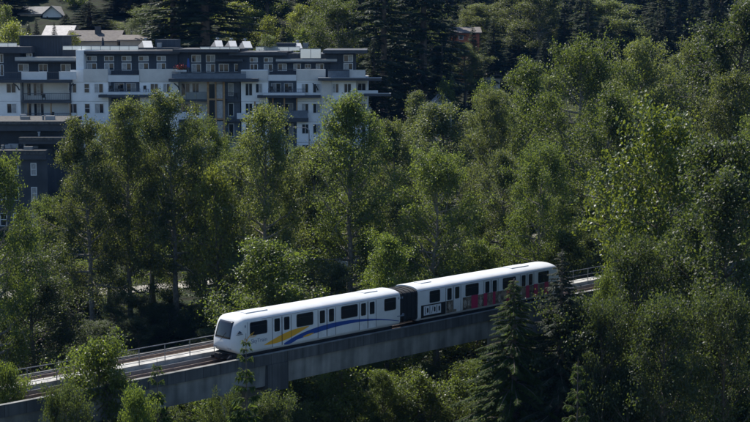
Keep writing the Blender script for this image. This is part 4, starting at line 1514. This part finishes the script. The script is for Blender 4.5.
G1 = 'trees between the railway and the apartments'
for a in [
    # behind the viaduct, before the apartments
    ('alder_c', -9, 148, 128, 80, 'grey green alder at the picture edge hiding the charcoal block corner'),
    ('alder_b', 88, 118, 152, 66, 'slim leafy alder overlapping the charcoal block windows'),
    ('alder_a', 126, 100, 156, 64, 'tall alder crown under the long recessed balcony'),
    ('alder_b', 173, 91, 156, 70, 'tallest alder reaching the timber framed bay of the apartments'),
    ('alder_c', 44, 196, 156, 50, 'leafy alder hiding the lower windows of the charcoal block'),
    ('alder_b', 106, 124, 163, 54, 'alder behind the tall crown under the long recessed balcony'),
    ('poplar_b', 149, 106, 167, 46, 'narrow tree between the two tallest alders'),
    ('alder_c', 202, 118, 161, 58, 'alder crown on the sunward side of the tallest alder'),
    ('alder_c', 238, 150, 167, 58, 'low alder filling the gap beside the yellow green tree'),
    ('alder_b', 312, 146, 160, 64, 'alder beside the dark pointed poplar'),
    ('golden', 216, 168, 150, 54, 'yellow green tree between the tallest alder and the next crown'),
    ('alder_a', 264, 106, 150, 78, 'leafy alder standing under the wide dark eave of the apartments'),
    ('alder_c', 296, 168, 162, 50, 'low alder in the gap between two tall crowns'),
    ('poplar_b', 350, 95, 150, 74, 'dark pointed poplar covering the end of the apartments'),
    ('alder_b', 397, 120, 166, 60, 'grey alder just past the end of the apartments'),
    ('alder_c', 437, 147, 144, 84, 'rounded bushy alder behind the rear train car'),
    ('alder_b', 447, 103, 190, 84, 'alder crown in front of the white shed with metal roof'),
    ('poplar_a', 416, 92, 205, 36, 'small pale poplar top beside the white shed'),
    ('alder_a', 490, 90, 176, 56, 'pale green alder beside the rounded bushy alder'),
    ('poplar_b', 531, 60, 182, 60, 'tall poplar with uneven top beside the broad dark maple'),
    ('alder_c', 582, 38, 168, 92, 'broad dark alder with forked visible trunk over the viaduct end'),
    ('alder_a', 641, 40, 190, 80, 'rounded pale alder rising behind the bright maple'),
    ('alder_b', 696, 38, 184, 72, 'tall grey alder behind the large cottonwood'),
    ('cottonwood', 742, 4, 178, 110, 'highest broadleaf crown at the upper corner of the picture'),
    ('alder_a', 732, 72, 160, 80, 'grey alder under the highest broadleaf crown'),
    ('poplar_b', 610, 92, 152, 70, 'dark poplar between the broad alder and the bright maple'),
    ('maple', 660, 106, 124, 136, 'bright green maple with big leaves over the wooded slope'),
    ('alder_c', 540, 142, 146, 70, 'dark leafy alder above the rear end of the train'),
    ('alder_b', 505, 150, 160, 60, 'slender alder behind the rear train car roof'),
]:
    tree(*a, G1)
for a in [
    ('thick_a', 268, 239, 130, 100, 'bushy young tree behind the nose of the train'),
    ('thick_a', 387, 234, 138, 62, 'light green young tree behind the gangway of the train'),
    ('thick_a', 479, 239, 146, 50, 'light green young tree behind the rear train car'),
    ('thick_a', 566, 230, 142, 66, 'lit young tree behind the tail of the train'),
    ('thick_b', 614, 226, 140, 60, 'leafy young tree beside the lit walkway beyond the train'),
    ('thick_b', 30, 250, 134, 96, 'dim leafy young tree behind the empty track'),
    ('thick_b', 330, 262, 142, 60, 'shaded young tree under the pointed poplar'),
]:
    tree(*a, 'young trees behind the viaduct')
for i in range(26):
    px = 40 + i * 7.4 + TR.uniform(-5, 5)
    Y = TR.uniform(132, 164)
    x = bx(px, Y)
    zb = float(ground_z(x, Y)) - 0.2
    hh = TR.uniform(2.6, 4.6) if Y > 150 else TR.uniform(3.5, 6)
    plant('thick_b', x, Y, zb, hh / 17 * TR.uniform(1.0, 1.5), hh / 17, 'dim leafy bush in the deep shade behind the walkway railing', 'bushes in the shade behind the railing', cat='bush')
# in front of the viaduct
tree('thick_b', 726, 288, 101, 84, 'dark bushy tree before the trunk of the large cottonwood')
tree('thick_c', 612, 262, 117, 44, 'leafy young tree half hiding the empty walkway beyond the train')
tree('thick_b', 648, 250, 119, 60, 'dark leafy tree where the walkway vanishes into the wood')
tree('thick_b', 270, 394, 98, 64, 'dark bushy tree hiding the foot of the viaduct pier')
tree('thick_b', 230, 392, 96, 44, 'dark bushy tree beside the thin sapling under the beam')
tree('thick_b', 296, 402, 101, 50, 'dark young tree at the foot of the viaduct pier')
tree('cottonwood', 728, 139, 112, 146, 'large silvery cottonwood filling the lower corner beside the viaduct end')
tree('thick_b', 640, 236, 108, 92, 'dark leafy alder in front of the viaduct end')
tree('thick_b', 604, 300, 100, 70, 'dark bushy young tree beside the tall spruce')
tree('thick_b', 668, 296, 98, 100, 'bushy young tree under the large cottonwood')
tree('cedar', 514, 286, 104, 140, 'drooping green cedar in front of the rear train car')
tree('spruce', 562, 256, 103, 112, 'tall dark spruce beside the drooping cedar')
tree('sapling', 578, 366, 92, 46, 'lit hemlock sapling at the foot of the dark spruce')
tree('sapling', 246, 342, 92, 46, 'thin hemlock sapling in front of the viaduct pier')
tree('sapling', 157, 366, 90, 46, 'thin dark hemlock sapling in front of the empty track')
tree('thick_a', 98, 338, 94, 100, 'bright leafy young tree in front of the empty track')
tree('thick_a', 6, 362, 92, 60, 'round leafy young tree at the lower corner before the track')
tree('thick_b', 58, 384, 88, 60, 'low leafy young tree between two foreground crowns'.replace('foreground', 'taller'))
tree('thick_a', 136, 386, 88, 56, 'low leafy young tree beside the thin dark sapling')

# ------------------------------------------------------------------ bushes under and behind the viaduct
BR = random.Random(17)
G2 = 'shrubs on the slope under the viaduct'
for i in range(72):
    px = 170 + (505 - 170) * (i + BR.random()) / 72
    top = BR.uniform(356, 414) - (px - 330) * 0.03
    Y = BR.uniform(122, 138)
    x, y, zt = at(px, top, Y)
    k = BR.choice(['young_a', 'young_b', 'young_a', 'thick_a', 'young_a'])
    zb = float(ground_z(x, Y)) - 0.2
    if zt - zb < 2:
        continue
    h = zt - zb
    plant(k, x, Y, zb, max(0.3, h / K[k][2]) * BR.uniform(0.8, 1.15), h / K[k][2], 'leafy bush in the green thicket under the viaduct beam', G2, cat='bush')
G3 = 'shrubs between the trunks behind the viaduct'
for i in range(80):
    px = BR.uniform(-20, 640)
    Y = BR.uniform(138, 184)
    x = bx(px, Y)
    zb = float(ground_z(x, Y)) - 0.2
    py_ = YH + (CZ - zb) / Y * F
    if abs(Y - lerp(x, [-75, -33, -17, 2, 30], [158, 170, 180, 188, 194])) < 5.5:
        continue
    k = BR.choice(['shrub_a', 'shrub_c', 'shrub_a', 'young_b']) if not 60 < px < 260 else 'shrub_a'
    if 50 < px < 225 and Y < 166:
        continue
    s = BR.uniform(0.7, 1.3)
    plant(k, x, Y, zb, s, s * (0.7 if k == 'young_b' else 1), 'shaded shrub among the trunks behind the viaduct', G3, cat='bush')
G4 = 'bushes in front of the viaduct end'
for i in range(26):
    px = BR.uniform(560, 770)
    Y = BR.uniform(100, 124)
    x = bx(px, Y)
    zb = float(ground_z(x, Y)) - 0.2
    top = BR.uniform(290, 415)
    zt = at(px, top, Y)[2]
    k = BR.choice(['thick_b', 'thick_b', 'thick_a'])
    plant(k, x, Y, zb, BR.uniform(0.6, 0.9), max(0.3, (zt - zb) / K[k][2]), 'dark bush in the thicket around the viaduct end', G4, cat='bush')
G5 = 'filler trees in the valley wood'
for i, (px, top, Y, w) in enumerate([(560, 120, 200, 70), (470, 150, 200, 60), (520, 110, 210, 70), (600, 70, 214, 80), (665, 60, 216, 80), (720, 60, 220, 80), (760, 100, 150, 80), (380, 160, 176, 60),
                                     (430, 200, 168, 60), (560, 180, 158, 70), (690, 190, 140, 80), (320, 190, 172, 40),
                                     (500, 76, 226, 60), (548, 60, 232, 60), (620, 50, 236, 70), (680, 40, 240, 70), (585, 210, 150, 60), (640, 250, 134, 70), (475, 200, 158, 50)]):
    tree(['alder_b', 'alder_c', 'poplar_b', 'alder_a'][i % 4], px, top + 14, Y, w * 0.72, 'leafy tree filling the valley wood behind the nearer crowns', G5)
for i in range(15):
    tree(['thick_c', 'alder_c', 'thick_a'][i % 3], 80 + i * 20 + TR.uniform(-6, 6), TR.uniform(140, 168), TR.uniform(190, 203), TR.uniform(34, 46), 'small street tree along the apartment building behind the alders', 'street trees along the apartments')

# ------------------------------------------------------------------ forest and gardens on the hill
for a in [
    ('fir_a', 89, 2, 284, 44, 'dark conical fir between the white gabled house and the tan house'),
    ('fir_b', 6, -14, 300, 40, 'dark fir at the very corner above the penthouse'),
    ('spruce', 54, 23, 268, 15, 'small dark spruce in front of the pale sunlit roof'),
    ('spruce', 28, 22, 266, 18, 'dark garden spruce beside the stair tower'),
    ('spruce', 36, 20, 268, 16, 'second dark garden spruce beside the stair tower'),
    ('fir_b', 26, -4, 312, 34, 'dark fir behind the grey roofed wing house'),
    ('fir_a', 72, -8, 318, 36, 'dark fir behind the white gabled house'),
    ('fir_b', 116, 4, 300, 34, 'dark fir between the tan house and the hill street lamp'),
    ('alder_c', 148, 6, 276, 44, 'dark broadleaf tree behind the small flat brown house'),
    ('spruce', 66, 14, 290, 16, 'narrow dark spruce at the corner of the white gabled house'),
    ('golden', 12, 22, 262, 40, 'yellow green garden tree behind the penthouse roof'),
    ('golden', 72, 32, 262, 20, 'yellow green garden shrub between stair tower and brown roof'),
    ('golden', 108, 20, 285, 26, 'bright lawn side shrub above the brown roof'),
    ('pine', 204, -70, 258, 84, 'huge dark conifer behind the sloped roof lights'),
    ('pine', 172, -60, 262, 60, 'huge dark conifer just behind the plant room'),
    ('fir_a', 130, -14, 300, 50, 'dark fir behind the hill street lamp'),
    ('golden', 268, 16, 262, 34, 'yellow green tree behind the roof terrace'),
    ('golden', 300, 4, 276, 30, 'bright yellow green tree above the glass box terrace'),
    ('alder_c', 338, -2, 256, 66, 'large grey green tree behind the end of the apartments'),
    ('fir_b', 283, 22, 258, 18, 'small dark fir between two yellow green trees'),
    ('golden', 240, 2, 282, 44, 'olive green tree behind the roof lights'),
    ('pine', 384, -50, 250, 60, 'dark conifer beside the end of the apartments'),
    ('fir_a', 374, 40, 240, 46, 'dense dark conifer touching the lower eave of the apartments'),
    ('pine', 424, -70, 256, 64, 'tallest dark conifer with bare trunk past the apartments'),
    ('fir_a', 404, -10, 266, 50, 'dark conifer between two taller ones past the apartments'),
    ('fir_b', 442, 44, 250, 34, 'dim conifer above the white shed'),
    ('fir_a', 494, 18, 292, 36, 'dark pointed fir standing alone below the hill'),
    ('fir_a', 618, -12, 330, 44, 'dark fir high on the hill above the rounded pale alder'),
    ('fir_b', 640, -16, 338, 40, 'second dark fir high on the hill above the rounded pale alder'),
    ('fir_b', 102, -8, 334, 30, 'dark fir at the top edge above the brown roofed house'),
    ('fir_a', 130, 2, 318, 34, 'dark fir behind the hill street lamp and the flat brown house'),
    ('fir_b', 453, 14, 286, 20, 'dark fir before the near corner of the orange house'),
    ('fir_b', 473, 24, 288, 18, 'narrow dark fir partly covering the orange house'),
    ('alder_b', 466, 43, 286, 44, 'grey green tree hiding the lower wall of the orange house'),
    ('fir_b', 520, 14, 310, 34, 'dark fir beside the pointed fir below the hill'),
    ('alder_a', 478, 4, 320, 50, 'pale broadleaf tree behind the pointed fir'),
    ('alder_b', 610, 0, 300, 70, 'hazy grey green tree on the hill behind the rounded alder'),
    ('fir_a', 652, 18, 310, 34, 'dark hazy fir above the rounded pale alder'),
    ('fir_a', 574, 20, 300, 30, 'dark hazy fir behind the broad dark alder'),
    ('young_b', 446, 76, 236, 22, 'pale bush beside the utility pole'),
    ('young_b', 484, 78, 232, 26, 'lit bush below the utility pole'),
    ('fir_b', 545, 40, 270, 30, 'dark fir behind the tall uneven poplar'),
]:
    tree(*a, 'garden and hill trees behind the apartments')
# potted tree on the roof terrace
x, y, z = at(267, 50.5, YP + 0.5)
plant('young_a', x, y, z, 0.55, 0.25, 'small potted tree on the roof terrace', cat='potted tree')
HR = random.Random(29)
G6 = 'conifers of the hazy hill forest'
cnt = 0
for i in range(260):
    Y = HR.uniform(285, 470)
    px = HR.uniform(-40, 790)
    if px < 140 and Y < 335:
        continue
    x = bx(px, Y)
    zb = float(ground_z(x, Y)) - 0.3
    base_py = YH + (CZ - zb) / Y * F
    hgt = HR.uniform(15, 30)
    top = base_py - hgt / Y * F
    if base_py < -14 or (px > 425 and px < 480 and 28 < top < 90 and Y < 330):
        continue
    if 440 < px < 515 and Y < 332:
        continue
    k = HR.choice(['fir_a', 'fir_b', 'fir_b', 'fir_a', 'pine', 'fir_b', 'fir_a', 'fir_b', 'alder_a']) if px > 420 else HR.choice(['fir_a', 'fir_b', 'fir_a', 'pine', 'alder_b', 'alder_a'])
    g_ = 'broadleaf trees of the hazy hill forest' if k.startswith('alder') else G6
    lab = 'grey green broadleaf tree among the conifers of the hill forest' if k.startswith('alder') else 'dark blue green conifer in the hazy hill forest'
    plant(k, x, Y, zb, HR.uniform(0.8, 1.2), hgt / K[k][2], lab, g_)
    cnt += 1
print('hill trees', cnt)

# ------------------------------------------------------------------ undergrowth: ferns, brambles and ivy nobody could count
r = np.random.default_rng(77)
n = 60000
yy = r.uniform(112, 204, n)
xx = r.uniform(-0.32, 0.32, n) * yy
dpath = np.abs(yy - np.interp(xx, [-75, -33, -17, 2, 30], [158, 170, 180, 188, 194]))
keep = (dpath > 1.3) & (r.uniform(size=n) < 0.55 + 0.45 * np.sin(xx * 0.7 + yy * 0.4) * np.cos(yy * 0.8))
xx, yy = xx[keep], yy[keep]
c = np.stack([xx, yy, ground_z(xx, yy) + r.uniform(0.05, 0.7, len(xx)) ** 1.5], 1)
me = np_mesh('undergrowth', leaf_quads(c, 0.42, r, 0.6, 0.6), 4, M['leaf_mid'])
o = bpy.data.objects.new('undergrowth', me)
COL.objects.link(o)
tag(o, 'low ferns and brambles covering the wooded slope', 'undergrowth', kind='stuff')

# garden hedges and bushes round the hillside houses
for i in range(70):
    px = HR.uniform(-10, 330)
    Y = HR.uniform(258, 330)
    x = bx(px, Y)
    zb = float(ground_z(x, Y)) - 0.2
    py_ = YH + (CZ - zb) / Y * F
    if 40 < px < 120 and 256 < Y < 300 and i % 3:
        continue
    if 15 < px < 150 and Y < 304:
        continue
    k = HR.choice(['shrub_a', 'shrub_b', 'young_b', 'golden', 'young_a'])
    s = HR.uniform(0.8, 1.5) * (0.45 if k == 'golden' else (0.6 if k.startswith('young') else 1.0))
    plant(k, x, Y, zb, s, s, 'green garden bush between the hillside houses', 'garden bushes on the hill', cat='bush')
# ------------------------------------------------------------------ air
hz = MB().box(-915, 915, -315, 1615, -26, 185)
hm = bpy.data.materials.new('haze')
hm.use_nodes = True
hn = hm.node_tree
for nd in list(hn.nodes):
    if nd.type != 'OUTPUT_MATERIAL':
        hn.nodes.remove(nd)
pv = hn.nodes.new('ShaderNodeVolumePrincipled')
pv.inputs['Color'].default_value = (0.14, 0.42, 1.0, 1)
pv.inputs['Density'].default_value = 0.000045
pv.inputs['Anisotropy'].default_value = 0.0
hn.links.new(pv.outputs['Volume'], [nd for nd in hn.nodes if nd.type == 'OUTPUT_MATERIAL'][0].inputs['Volume'])
tag(hz.build('haze', hm), 'thin blue summer haze over the valley', 'haze', kind='stuff')
